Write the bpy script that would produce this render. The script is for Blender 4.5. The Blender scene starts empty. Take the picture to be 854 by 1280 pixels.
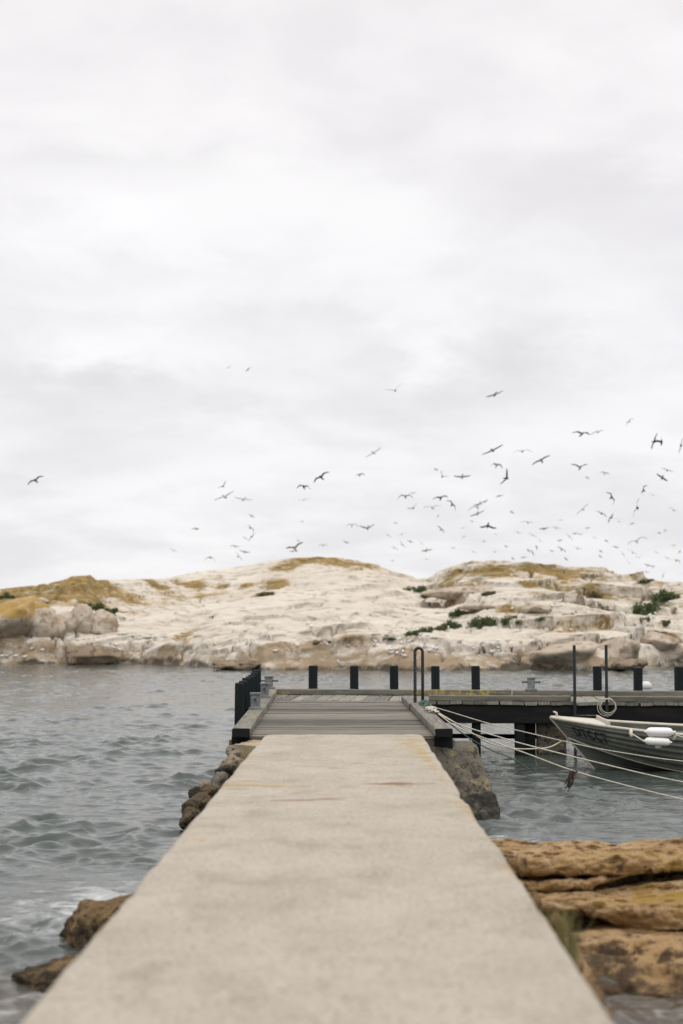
import bpy, bmesh, math, random
import numpy as np
from mathutils import Vector, Matrix, Euler

S = bpy.context.scene
COL = S.collection
rad = math.radians

# ------------------------------------------------------------------ camera
EYE = 1.55                       # metres above the jetty deck (deck top is z = 0)
F_PX = 50.0 / 36.0 * 1280.0
cd = bpy.data.cameras.new('camera')
cam = bpy.data.objects.new('camera', cd)
COL.objects.link(cam)
cam.location = (0, 0, EYE)
cam.rotation_euler = (rad(90 + 4.28), 0, rad(-0.61))
cd.sensor_fit = 'VERTICAL'
cd.sensor_height = 36.0
cd.sensor_width = 24.0
cd.lens = 50.0
cd.clip_end = 20000
cd.clip_start = 0.05
cd.dof.use_dof = True
cd.dof.focus_distance = 22.5
cd.dof.aperture_fstop = 1.25
S.camera = cam

# ------------------------------------------------------------------ sky, sun, exposure
SUN_EL, SUN_AZ = 66.0, 150.0     # degrees; azimuth from +Y towards +X
W = bpy.data.worlds.new('World')
S.world = W
W.use_nodes = True
wn, wl = W.node_tree.nodes, W.node_tree.links
wn.clear()
def wnode(t, **k):
    n = wn.new(t)
    for a, b in k.items():
        setattr(n, a, b)
    return n
def wmath(op, a, b=None, c=None):
    n = wnode('ShaderNodeMath', operation=op)
    for i, v in enumerate((a, b, c)):
        if v is None: continue
        if isinstance(v, (int, float)): n.inputs[i].default_value = v
        else: wl.new(v, n.inputs[i])
    return n.outputs[0]
wout = wnode('ShaderNodeOutputWorld')
wbg = wnode('ShaderNodeBackground')
wbg.inputs['Strength'].default_value = 0.1
wl.new(wbg.outputs[0], wout.inputs[0])
wsky = wnode('ShaderNodeTexSky', sky_type='NISHITA')
wsky.sun_disc = False
wsky.sun_elevation = rad(SUN_EL)
wsky.sun_rotation = rad(SUN_AZ)
wtc = wnode('ShaderNodeTexCoord')
wsep = wnode('ShaderNodeSeparateXYZ')
wl.new(wtc.outputs['Generated'], wsep.inputs[0])
dx, dy, dz = wsep.outputs
zc = wmath('MAXIMUM', dz, 0.0)
den = wmath('ADD', zc, 0.24)
wcomb = wnode('ShaderNodeCombineXYZ')
wl.new(wmath('DIVIDE', dx, den), wcomb.inputs[0])
wl.new(wmath('DIVIDE', dy, den), wcomb.inputs[1])
wcomb.inputs[2].default_value = 3.7
def wnoise(scale, detail, rough, dist):
    n = wnode('ShaderNodeTexNoise')
    n.inputs['Scale'].default_value = scale
    n.inputs['Detail'].default_value = detail
    n.inputs['Roughness'].default_value = rough
    n.inputs['Distortion'].default_value = dist
    wl.new(wcomb.outputs[0], n.inputs['Vector'])
    return n.outputs['Fac']
cl1 = wnoise(1.7, 6, 0.52, 0.35)
cl2 = wnoise(4.6, 6, 0.56, 0.4)
mix = wmath('ADD', wmath('MULTIPLY', cl1, 0.7), wmath('MULTIPLY', cl2, 0.3))
wr = wnode('ShaderNodeValToRGB')
wr.color_ramp.interpolation = 'EASE'
wr.color_ramp.elements[0].position = 0.36
wr.color_ramp.elements[0].color = (0.872, 0.862, 0.872, 1)
wr.color_ramp.elements[1].position = 0.62
wr.color_ramp.elements[1].color = (1.035, 1.03, 1.03, 1)
wl.new(mix, wr.inputs[0])
# overcast luminance: even near the horizon, brighter overhead
wg = wnode('ShaderNodeValToRGB')
e = wg.color_ramp.elements
e[0].position = 0.0;  e[0].color = (0.805, 0.81, 0.82, 1)
e[1].position = 0.42; e[1].color = (0.85, 0.84, 0.84, 1)
x = e.new(0.16); x.color = (0.812, 0.81, 0.82, 1)
x = e.new(1.0);  x.color = (1.42, 1.38, 1.36, 1)
wl.new(zc, wg.inputs[0])
wm = wnode('ShaderNodeMix', data_type='RGBA', blend_type='MULTIPLY')
wm.inputs[0].default_value = 1.0
wl.new(wg.outputs[0], wm.inputs[6]); wl.new(wr.outputs[0], wm.inputs[7])
ws = wnode('ShaderNodeMix', data_type='RGBA', blend_type='MULTIPLY')
ws.inputs[0].default_value = 1.0
wl.new(wm.outputs[2], ws.inputs[6]); ws.inputs[7].default_value = (10.8, 10.75, 10.78, 1)
wmx = wnode('ShaderNodeMix', data_type='RGBA')
wmx.inputs[0].default_value = 0.97      # the cloud layer covers the blue almost wholly
wl.new(wsky.outputs[0], wmx.inputs[6]); wl.new(ws.outputs[2], wmx.inputs[7])
# two soft banks of cloud low over the islet, grey beneath
inv = wmath('DIVIDE', 1.0, wmath('MAXIMUM', dy, 0.05))
az_, el_ = wmath('MULTIPLY', dx, inv), wmath('MULTIPLY', dz, inv)
jn = wmath('MULTIPLY', wmath('SUBTRACT', cl2, 0.5), 0.16)
def bank(px, py, rx, ry, s):
    a = math.tan(math.atan((px - 427.0) / F_PX) + rad(0.61)); e_ = (773.0 - py) / F_PX
    u = wmath('DIVIDE', wmath('ADD', wmath('SUBTRACT', az_, a), jn), rx / F_PX)
    v = wmath('DIVIDE', wmath('ADD', wmath('SUBTRACT', el_, e_), wmath('MULTIPLY', jn, 0.6)), ry / F_PX)
    r2 = wmath('ADD', wmath('MULTIPLY', u, u), wmath('MULTIPLY', v, v))
    g = wmath('MULTIPLY', wmath('POWER', 2.718, wmath('MULTIPLY', r2, -1.0)), s)
    return wmath('MULTIPLY', g, wmath('GREATER_THAN', dy, 0.06))
bank_sum = 1.0
for b_ in ((60, 488, 150, 26, -0.10), (190, 545, 120, 22, -0.05), (110, 432, 110, 30, 0.05), (640, 482, 130, 40, -0.085), (740, 395, 110, 34, 0.055), (560, 418, 70, 20, 0.04), (330, 405, 220, 16, -0.05), (150, 330, 200, 18, -0.05), (800, 215, 120, 22, -0.05), (120, 190, 170, 22, -0.05), (90, 260, 130, 24, 0.05)):
    bank_sum = wmath('ADD', bank(*b_), bank_sum)
wbk = wnode('ShaderNodeMix', data_type='RGBA', blend_type='MULTIPLY')
wbk.inputs[0].default_value = 1.0
wl.new(wmx.outputs[2], wbk.inputs[6]); wl.new(bank_sum, wbk.inputs[7])
wl.new(wbk.outputs[2], wbg.inputs['Color'])

sd = bpy.data.lights.new('sun', 'SUN')
sd.energy = 1.2
sd.angle = rad(50)
sd.color = (1.0, 0.95, 0.88)
sun = bpy.data.objects.new('sun', sd)
COL.objects.link(sun)
to_sun = Vector((math.sin(rad(SUN_AZ)) * math.cos(rad(SUN_EL)), math.cos(rad(SUN_AZ)) * math.cos(rad(SUN_EL)), math.sin(rad(SUN_EL))))
sun.rotation_euler = to_sun.to_track_quat('Z', 'Y').to_euler()

vs = S.view_settings
S.display_settings.display_device = 'sRGB'
vs.view_transform = 'Standard'
vs.look = 'None'
vs.exposure = 0.10
vs.gamma = 1.0
S.render.engine = 'CYCLES'
S.cycles.use_denoising = True
S.cycles.max_bounces = 6

# ------------------------------------------------------------------ measuring
CR = np.array(cam.rotation_euler.to_matrix())
def ray(px, py):
    v = CR @ np.array([(px - 427.0) / F_PX, (640.0 - py) / F_PX, -1.0])
    return v / v[1]
def P(px, py, d):                # point at forward distance d
    v = ray(px, py)
    return Vector((v[0] * d, d, EYE + v[2] * d))
def PZ(px, py, z):               # point on a level plane
    v = ray(px, py)
    return P(px, py, (z - EYE) / v[2])
ZW = -1.0                        # water level

# ------------------------------------------------------------------ noise
def _hash(ix, iy, iz, seed):
    h = (ix.astype(np.int64) * 374761393 + iy.astype(np.int64) * 668265263 + iz.astype(np.int64) * 2147483647 + seed * 974711) & 0xFFFFFFFF
    h = ((h ^ (h >> 13)) * 1274126177) & 0xFFFFFFFF
    h = (h ^ (h >> 16)) & 0xFFFFFFFF
    return h / 4294967295.0
def vnoise(x, y, z=None, seed=0):
    x = np.asarray(x, float); y = np.asarray(y, float)
    z = np.zeros_like(x) if z is None else np.asarray(z, float)
    ix, iy, iz = np.floor(x), np.floor(y), np.floor(z)
    fx, fy, fz = x - ix, y - iy, z - iz
    fx = fx * fx * (3 - 2 * fx); fy = fy * fy * (3 - 2 * fy); fz = fz * fz * (3 - 2 * fz)
    r = 0
    for a in (0, 1):
        for b in (0, 1):
            for c in (0, 1):
                w = (fx if a else 1 - fx) * (fy if b else 1 - fy) * (fz if c else 1 - fz)
                r = r + w * _hash(ix + a, iy + b, iz + c, seed)
    return r * 2 - 1
def fbm(x, y, z=None, oct=4, seed=0, gain=0.5):
    r, a = 0, 1.0
    for o in range(oct):
        r = r + a * vnoise(np.asarray(x) * 2 ** o + 13.7 * o, np.asarray(y) * 2 ** o - 7.1 * o, None if z is None else np.asarray(z) * 2 ** o + 3.3 * o, seed + o)
        a *= gain
    return r
def cells(x, y, seed=0):         # distance to the nearest and second nearest jittered cell point
    ix, iy = np.floor(x), np.floor(y)
    f1 = np.full(np.shape(x), 9.0); f2 = np.full(np.shape(x), 9.0); idc = np.zeros(np.shape(x))
    for a in (-1, 0, 1):
        for b in (-1, 0, 1):
            cx, cy = ix + a, iy + b
            z0 = np.zeros_like(cx)
            jx = cx + 0.1 + 0.8 * _hash(cx, cy, z0, seed)
            jy = cy + 0.1 + 0.8 * _hash(cx, cy, z0 + 1, seed)
            d = np.hypot(x - jx, y - jy)
            hid = _hash(cx, cy, z0 + 2, seed)
            closer = d < f1
            f2 = np.where(closer, f1, np.minimum(f2, d))
            idc = np.where(closer, hid, idc)
            f1 = np.minimum(f1, d)
    return f1, f2, idc
def sstep(a, b, x):
    t = np.clip((np.asarray(x, float) - a) / (b - a), 0, 1)
    return t * t * (3 - 2 * t)

# ------------------------------------------------------------------ materials
def mat(name, base, rough=0.8, metallic=0.0, layers=(), bump=(), rnd=0.0, spec=0.5, attrs=(), offset_by_object=False, vertical=None):
    """layers: (colour, scale or (sx,sy,sz), low, high, detail[, fac]) laid over the base colour by noise;
    attrs: (attribute name, colour, break-up scale); bump: (scale or (sx,sy,sz), strength, distance)"""
    m = bpy.data.materials.new(name)
    m.use_nodes = True
    n, l = m.node_tree.nodes, m.node_tree.links
    b = n['Principled BSDF']
    b.inputs['Roughness'].default_value = rough
    b.inputs['Metallic'].default_value = metallic
    b.inputs['Specular IOR Level'].default_value = spec
    tc = n.new('ShaderNodeTexCoord')
    co = tc.outputs['Object']
    oi = None
    if rnd or offset_by_object:
        oi = n.new('ShaderNodeObjectInfo')
    if offset_by_object:
        mu = n.new('ShaderNodeVectorMath'); mu.operation = 'SCALE'
        mu.inputs[0].default_value = (31.0, 47.0, 23.0)
        l.new(oi.outputs['Random'], mu.inputs['Scale'])
        ad = n.new('ShaderNodeVectorMath'); ad.operation = 'ADD'
        l.new(co, ad.inputs[0]); l.new(mu.outputs[0], ad.inputs[1])
        co = ad.outputs[0]
    def scaled(sc):
        mp = n.new('ShaderNodeMapping')
        s3 = sc if isinstance(sc, tuple) else (sc, sc, sc)
        mp.inputs['Scale'].default_value = s3
        l.new(co, mp.inputs[0])
        return mp.outputs[0]
    def noise(sc, detail=5, rough_=0.6):
        t = n.new('ShaderNodeTexNoise')
        t.inputs['Scale'].default_value = 1.0
        t.inputs['Detail'].default_value = detail
        t.inputs['Roughness'].default_value = rough_
        l.new(scaled(sc), t.inputs['Vector'])
        return t.outputs['Fac']
    def mixc(fac, a, c):
        mx = n.new('ShaderNodeMix'); mx.data_type = 'RGBA'
        if isinstance(fac, float): mx.inputs[0].default_value = fac
        else: l.new(fac, mx.inputs[0])
        if isinstance(a, tuple): mx.inputs[6].default_value = (*a, 1)
        else: l.new(a, mx.inputs[6])
        if isinstance(c, tuple): mx.inputs[7].default_value = (*c, 1)
        else: l.new(c, mx.inputs[7])
        return mx.outputs[2]
    def rng(v, lo, hi, t0=0.0, t1=1.0):
        r = n.new('ShaderNodeMapRange')
        r.inputs[1].default_value = lo; r.inputs[2].default_value = hi
        r.inputs[3].default_value = t0; r.inputs[4].default_value = t1
        l.new(v, r.inputs[0])
        return r.outputs[0]
    c = base
    for ly in layers:
        cc, sc, lo, hi, det = ly[:5]
        fac = rng(noise(sc, det), lo, hi, 0.0, ly[5] if len(ly) > 5 else 1.0)
        c = mixc(fac, c, cc)
    for an, cc, brk in attrs:
        at = n.new('ShaderNodeAttribute'); at.attribute_name = an
        v = at.outputs['Fac']
        if brk:
            mm = n.new('ShaderNodeMath'); mm.operation = 'MULTIPLY_ADD'
            nz = noise(brk, 9, 0.72)
            s1 = n.new('ShaderNodeMath'); s1.operation = 'SUBTRACT'; s1.inputs[1].default_value = 0.5
            l.new(nz, s1.inputs[0])
            l.new(s1.outputs[0], mm.inputs[0]); mm.inputs[1].default_value = 4.2; l.new(v, mm.inputs[2])
            v = rng(mm.outputs[0], 0.40, 1.0, 0.0, 0.9)
            g = n.new('ShaderNodeMath'); g.operation = 'MINIMUM'
            l.new(v, g.inputs[0])
            g2 = rng(at.outputs['Fac'], 0.02, 0.4)
            l.new(g2, g.inputs[1]); v = g.outputs[0]
        c = mixc(v, c, cc)
    if rnd:
        hs = n.new('ShaderNodeHueSaturation')
        if isinstance(c, tuple): hs.inputs['Color'].default_value = (*c, 1)
        else: l.new(c, hs.inputs['Color'])
        l.new(rng(oi.outputs['Random'], 0, 1, 1 - rnd, 1 + rnd), hs.inputs['Value'])
        c = hs.outputs[0]
    if isinstance(c, tuple): b.inputs['Base Color'].default_value = (*c, 1)
    else: l.new(c, b.inputs['Base Color'])
    prev = None
    for sc, st, di in bump:
        bp = n.new('ShaderNodeBump')
        bp.inputs['Strength'].default_value = st
        bp.inputs['Distance'].default_value = di
        l.new(noise(sc, 6, 0.62), bp.inputs['Height'])
        if prev is not None: l.new(prev, bp.inputs['Normal'])
        prev = bp.outputs[0]
    if prev is not None: l.new(prev, b.inputs['Normal'])
    return m

M = {}
M['concrete'] = mat('weathered_concrete', (0.365, 0.328, 0.27), 0.92,
    layers=[((0.43, 0.39, 0.322), (1.6, 1.1, 1), 0.38, 0.62, 8, 0.8), ((0.25, 0.215, 0.16), (2.4, 1.7, 1), 0.52, 0.68, 9, 0.55),
            ((0.30, 0.26, 0.19), (2.5, 4.0, 3), 0.54, 0.68, 8, 0.5), ((0.13, 0.115, 0.095), 34.0, 0.56, 0.66, 4, 0.6), ((0.60, 0.56, 0.48), 47.0, 0.57, 0.66, 3, 0.6)],
    attrs=[('ochre', (0.36, 0.25, 0.10), (3.0, 5.0, 3.0)), ('rust', (0.20, 0.10, 0.045), (4.0, 12.0, 4.0))],
    bump=[(50.0, 0.8, 0.010), (7.0, 0.4, 0.03)], spec=0.2)
M['concrete_old'] = mat('sea_worn_concrete', (0.125, 0.108, 0.078), 0.92,
    layers=[((0.10, 0.092, 0.072), 5.0, 0.4, 0.65, 6), ((0.34, 0.27, 0.14), 3.2, 0.55, 0.70, 7, 0.7), ((0.03, 0.028, 0.024), 14.0, 0.53, 0.62, 6, 0.9)],
    attrs=[('weed', (0.02, 0.02, 0.016), 5.0)], bump=[(26.0, 0.9, 0.03), (8.0, 0.6, 0.05)])
M['plank_x'] = mat('weathered_plank_crosswise', (0.165, 0.153, 0.124), 0.88, offset_by_object=True, rnd=0.42,
    layers=[((0.085, 0.08, 0.068), (1.2, 26, 14), 0.42, 0.68, 6, 0.8), ((0.27, 0.25, 0.21), (2.5, 40, 20), 0.55, 0.75, 4, 0.6)],
    bump=[((2.0, 60, 30), 0.5, 0.006)])
M['plank_y'] = mat('weathered_plank_lengthwise', (0.20, 0.19, 0.158), 0.88, offset_by_object=True, rnd=0.36,
    layers=[((0.10, 0.095, 0.08), (26, 1.2, 14), 0.42, 0.68, 6, 0.8), ((0.42, 0.40, 0.35), (40, 2.5, 20), 0.55, 0.75, 4, 0.6)],
    bump=[((60, 2.0, 30), 0.5, 0.006)])
M['beam_x'] = mat('weathered_beam_crosswise', (0.165, 0.155, 0.125), 0.88, offset_by_object=True,
    layers=[((0.07, 0.067, 0.055), (0.9, 18, 12), 0.42, 0.66, 6), ((0.27, 0.25, 0.205), (3, 30, 30), 0.58, 0.75, 4, 0.7)],
    attrs=[('lichen', (0.42, 0.34, 0.05), 9.0)], bump=[((3, 50, 30), 0.5, 0.008)])
M['beam_y'] = mat('weathered_beam_lengthwise', (0.18, 0.168, 0.138), 0.88, offset_by_object=True,
    layers=[((0.09, 0.085, 0.07), (18, 0.9, 12), 0.42, 0.66, 6), ((0.40, 0.38, 0.33), (30, 3, 30), 0.58, 0.75, 4, 0.7)],
    attrs=[('lichen', (0.42, 0.36, 0.08), 9.0)], bump=[((50, 3, 30), 0.5, 0.008)])
M['tar'] = mat('tarred_end_grain', (0.010, 0.011, 0.011), 0.85, spec=0.2, bump=[(40.0, 0.3, 0.004)])
M['tarbeam'] = mat('black_tarred_timber', (0.010, 0.0105, 0.011), 0.85, spec=0.2, layers=[((0.024, 0.023, 0.02), (1.0, 9, 9), 0.5, 0.75, 5)], bump=[((3, 30, 30), 0.4, 0.006)])
M['post'] = mat('blackened_post', (0.008, 0.012, 0.014), 0.7, spec=0.2, layers=[((0.016, 0.021, 0.023), (18, 18, 1.2), 0.5, 0.75, 4)], bump=[((60, 60, 4), 0.3, 0.004)])
M['galv'] = mat('galvanised_steel', (0.22, 0.235, 0.235), 0.6, 0.3, layers=[((0.12, 0.13, 0.135), 14.0, 0.42, 0.68, 5)], bump=[(30.0, 0.2, 0.004)])
M['galvdark'] = mat('dull_steel', (0.10, 0.11, 0.115), 0.55, 0.5, layers=[((0.05, 0.055, 0.055), 20.0, 0.42, 0.68, 4)])
M['blackpaint'] = mat('black_painted_steel', (0.012, 0.015, 0.016), 0.45, layers=[((0.035, 0.04, 0.042), 22.0, 0.52, 0.75, 4)], bump=[(40.0, 0.3, 0.004)])
M['rope'] = mat('pale_rope', (0.55, 0.52, 0.44), 0.9, layers=[((0.30, 0.27, 0.20), 30.0, 0.5, 0.75, 3)], bump=[(120.0, 0.5, 0.004)])
M['ropegreen'] = mat('green_rope', (0.05, 0.105, 0.075), 0.9, layers=[((0.12, 0.16, 0.13), 40.0, 0.5, 0.75, 3)])
M['kelp'] = mat('rust_brown_kelp', (0.04, 0.02, 0.01), 0.8, layers=[((0.075, 0.036, 0.015), 14.0, 0.45, 0.7, 3)])
M['hull'] = mat('grey_painted_aluminium', (0.155, 0.162, 0.138), 0.45, 0.2, layers=[((0.10, 0.106, 0.092), (2.5, 2.5, 6), 0.42, 0.7, 5, 0.8), ((0.34, 0.34, 0.295), (9, 9, 3), 0.58, 0.75, 5, 0.5)], bump=[(6.0, 0.08, 0.02)])
M['hulltrim'] = mat('cream_painted_trim', (0.50, 0.47, 0.39), 0.5, layers=[((0.34, 0.31, 0.245), 9.0, 0.5, 0.75, 4, 0.7)])
M['deckwhite'] = mat('white_ribbed_deck', (0.56, 0.535, 0.47), 0.6, layers=[((0.42, 0.39, 0.33), 7.0, 0.5, 0.75, 4, 0.6)])
M['lettering'] = mat('black_lettering', (0.010, 0.013, 0.018), 0.5)
M['fender'] = mat('white_vinyl', (0.80, 0.79, 0.77), 0.35, layers=[((0.66, 0.64, 0.58), 12.0, 0.55, 0.75, 4, 0.6)])
M['granite'] = mat('pale_granite', (0.505, 0.46, 0.39), 0.92, spec=0.2,
    layers=[((0.575, 0.53, 0.46), (0.22, 0.3, 0.5), 0.40, 0.60, 7), ((0.45, 0.375, 0.285), (0.30, 0.8, 1.3), 0.53, 0.68, 8, 0.6),
            ((0.30, 0.25, 0.175), (0.9, 1.6, 2.6), 0.57, 0.68, 8, 0.6), ((0.10, 0.09, 0.055), (0.5, 1.6, 2.8), 0.61, 0.665, 9, 0.85), ((0.66, 0.62, 0.56), (2.0, 2.0, 4), 0.57, 0.68, 6, 0.7)],
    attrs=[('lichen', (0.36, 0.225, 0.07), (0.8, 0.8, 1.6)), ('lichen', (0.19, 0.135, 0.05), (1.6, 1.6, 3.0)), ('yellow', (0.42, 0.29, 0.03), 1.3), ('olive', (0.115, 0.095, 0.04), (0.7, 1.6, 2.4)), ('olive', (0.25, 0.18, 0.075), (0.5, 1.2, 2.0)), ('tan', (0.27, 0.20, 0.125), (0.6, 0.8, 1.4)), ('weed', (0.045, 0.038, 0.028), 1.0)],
    bump=[(1.6, 0.3, 0.10), (7.0, 0.5, 0.04)])
def rockmat(name, base, l1, l2, dark, sc=1.0):
    return mat(name, base, 0.9, layers=[(l1, 2.2 * sc, 0.42, 0.58, 8), (l2, 4.5 * sc, 0.49, 0.62, 8, 0.85), (dark, 9.0 * sc, 0.545, 0.64, 8, 0.85)],
               attrs=[('weed', dark, 4.0), ('yellow', (0.34, 0.215, 0.045), 2.2)], bump=[(8.0 * sc, 1.0, 0.08), (26.0 * sc, 1.0, 0.03)], spec=0.25)
M['rock_orange'] = rockmat('ochre_granite', (0.40, 0.26, 0.125), (0.48, 0.34, 0.19), (0.28, 0.165, 0.07), (0.065, 0.043, 0.028))
M['rock_brown'] = rockmat('weedy_brown_rock', (0.22, 0.145, 0.068), (0.31, 0.21, 0.10), (0.11, 0.07, 0.036), (0.022, 0.017, 0.013), 1.6)
M['rock_rubble'] = rockmat('dark_brown_rubble', (0.115, 0.088, 0.052), (0.18, 0.14, 0.085), (0.06, 0.045, 0.028), (0.02, 0.017, 0.013), 1.8)
M['rock_grey'] = rockmat('grey_rubble', (0.19, 0.175, 0.15), (0.26, 0.235, 0.19), (0.12, 0.105, 0.085), (0.035, 0.03, 0.026), 1.6)
M['rock_tan'] = rockmat('tan_rubble', (0.33, 0.27, 0.195), (0.42, 0.35, 0.26), (0.22, 0.155, 0.085), (0.05, 0.042, 0.034), 1.6)
M['rock_dark'] = rockmat('wet_dark_rock', (0.05, 0.044, 0.036), (0.08, 0.068, 0.05), (0.03, 0.026, 0.022), (0.012, 0.012, 0.012), 1.6)
M['rock_pale'] = rockmat('pale_islet_boulder', (0.40, 0.335, 0.26), (0.50, 0.44, 0.365), (0.29, 0.22, 0.145), (0.25, 0.20, 0.14), 0.35)
M['rock_shore'] = rockmat('brown_shore_boulder', (0.20, 0.155, 0.105), (0.27, 0.21, 0.15), (0.14, 0.105, 0.068), (0.06, 0.047, 0.033), 0.35)
M['leaf'] = mat('dark_shrub_leaf', (0.048, 0.075, 0.026), 0.8, offset_by_object=True, layers=[((0.095, 0.125, 0.04), 3.0, 0.42, 0.65, 3)])
M['leafdry'] = mat('dry_shrub_leaf', (0.115, 0.095, 0.035), 0.8, offset_by_object=True, layers=[((0.06, 0.065, 0.025), 3.0, 0.42, 0.65, 3)])
M['grass'] = mat('olive_grass', (0.19, 0.155, 0.055), 0.8, layers=[((0.10, 0.10, 0.03), 9.0, 0.42, 0.65, 3)])
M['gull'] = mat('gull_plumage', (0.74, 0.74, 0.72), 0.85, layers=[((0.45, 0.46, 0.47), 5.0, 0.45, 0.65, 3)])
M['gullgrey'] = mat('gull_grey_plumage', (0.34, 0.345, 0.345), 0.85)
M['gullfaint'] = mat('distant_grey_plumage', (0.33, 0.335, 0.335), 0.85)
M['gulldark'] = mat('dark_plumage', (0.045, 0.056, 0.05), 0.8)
M['bill'] = mat('orange_bill', (0.55, 0.25, 0.05), 0.6)
M['buoy'] = mat('white_buoy_plastic', (0.60, 0.60, 0.58), 0.4)

def water_material():
    m = bpy.data.materials.new('choppy_sea_water')
    m.use_nodes = True
    n, l = m.node_tree.nodes, m.node_tree.links
    b = n['Principled BSDF']
    b.inputs['Roughness'].default_value = 0.06
    b.inputs['IOR'].default_value = 1.333
    at = n.new('ShaderNodeAttribute'); at.attribute_name = 'foam_glint'
    tc = n.new('ShaderNodeTexCoord')
    def noise(sc, det, r=0.6, d=0.0):
        mp = n.new('ShaderNodeMapping'); mp.inputs['Scale'].default_value = sc
        l.new(tc.outputs['Object'], mp.inputs[0])
        t = n.new('ShaderNodeTexNoise'); t.inputs['Scale'].default_value = 1; t.inputs['Detail'].default_value = det
        t.inputs['Roughness'].default_value = r; t.inputs['Distortion'].default_value = d
        l.new(mp.outputs[0], t.inputs['Vector'])
        return t.outputs['Fac']
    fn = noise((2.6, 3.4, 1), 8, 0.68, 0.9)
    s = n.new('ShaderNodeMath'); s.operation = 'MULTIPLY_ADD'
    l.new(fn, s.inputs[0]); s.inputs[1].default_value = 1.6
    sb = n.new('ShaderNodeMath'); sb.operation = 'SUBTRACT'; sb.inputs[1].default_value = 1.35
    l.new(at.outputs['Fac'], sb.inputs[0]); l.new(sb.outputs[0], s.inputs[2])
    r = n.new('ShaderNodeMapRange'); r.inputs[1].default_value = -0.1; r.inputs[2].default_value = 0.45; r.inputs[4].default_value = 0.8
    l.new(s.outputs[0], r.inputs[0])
    sh = n.new('ShaderNodeAttribute'); sh.attribute_name = 'shallow'  # brown bed on the left, painted rock reflection on the right
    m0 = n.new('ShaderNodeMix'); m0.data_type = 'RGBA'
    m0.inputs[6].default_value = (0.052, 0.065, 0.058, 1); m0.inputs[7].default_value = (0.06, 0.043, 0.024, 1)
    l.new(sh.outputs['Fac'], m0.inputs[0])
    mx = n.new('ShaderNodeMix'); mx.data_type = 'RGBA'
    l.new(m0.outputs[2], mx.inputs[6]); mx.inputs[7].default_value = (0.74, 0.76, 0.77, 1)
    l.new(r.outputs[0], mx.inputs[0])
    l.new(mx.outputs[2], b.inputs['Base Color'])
    rr = n.new('ShaderNodeMapRange'); rr.inputs[3].default_value = 0.06; rr.inputs[4].default_value = 0.7
    l.new(r.outputs[0], rr.inputs[0]); l.new(rr.outputs[0], b.inputs['Roughness'])
    prev = None
    for sc, st, di in (((3.0, 5.6, 1), 0.65, 0.036), ((10.0, 17.0, 1), 0.6, 0.013)):
        bp = n.new('ShaderNodeBump'); bp.inputs['Strength'].default_value = st; bp.inputs['Distance'].default_value = di
        l.new(noise(sc, 4, 0.55, 0.4), bp.inputs['Height'])
        if prev: l.new(prev, bp.inputs['Normal'])
        prev = bp.outputs[0]
    l.new(prev, b.inputs['Normal'])
    return m
M['water'] = water_material()

# ------------------------------------------------------------------ mesh helpers
def link(name, me, parent=None, loc=(0, 0, 0), rot=(0, 0, 0), label=None, cat=None, group=None, kind=None):
    o = bpy.data.objects.new(name, me)
    COL.objects.link(o)
    o.location = loc; o.rotation_euler = rot
    if parent: o.parent = parent
    tag(o, label, cat, group, kind)
    return o
def tag(o, label=None, cat=None, group=None, kind=None):
    if label: o['label'] = label
    if cat: o['category'] = cat
    if group: o['group'] = group
    if kind: o['kind'] = kind
    return o
def thing(name, label, cat, loc=(0, 0, 0), rz=0.0, group=None):
    return link(name, None, None, loc, (0, 0, rz), label, cat, group)
def copy_tree(o, parent=None):
    c = o.copy()
    COL.objects.link(c)
    c.parent = parent
    for ch in list(o.children):
        copy_tree(ch, c)
    return c
def mesh_np(name, v, f, mats=(), smooth=False, mi=None, attrs=None):
    me = bpy.data.meshes.new(name)
    v = np.asarray(v, float)
    if isinstance(f, np.ndarray):
        k = f.shape[1]
        me.vertices.add(len(v)); me.vertices.foreach_set('co', v.ravel())
        me.loops.add(f.size); me.loops.foreach_set('vertex_index', f.astype(np.int32).ravel())
        me.polygons.add(len(f)); me.polygons.foreach_set('loop_start', np.arange(len(f), dtype=np.int32) * k)
        me.update(calc_edges=True)
    else:
        me.from_pydata([tuple(q) for q in v], [], f)
        me.update()
    for m in mats: me.materials.append(m)
    if smooth: me.polygons.foreach_set('use_smooth', np.ones(len(me.polygons), dtype=bool))
    if mi is not None: me.polygons.foreach_set('material_index', np.asarray(mi, dtype=np.int32))
    for an, av in (attrs or {}).items():
        a = me.attributes.new(an, 'FLOAT', 'POINT')
        a.data.foreach_set('value', np.asarray(av, dtype=np.float32).ravel())
    me.validate()
    return me
def grid_faces(nr, nc):
    i = np.arange(nr - 1)[:, None] * nc + np.arange(nc - 1)[None, :]
    return np.stack([i, i + 1, i + nc + 1, i + nc], -1).reshape(-1, 4)

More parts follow.
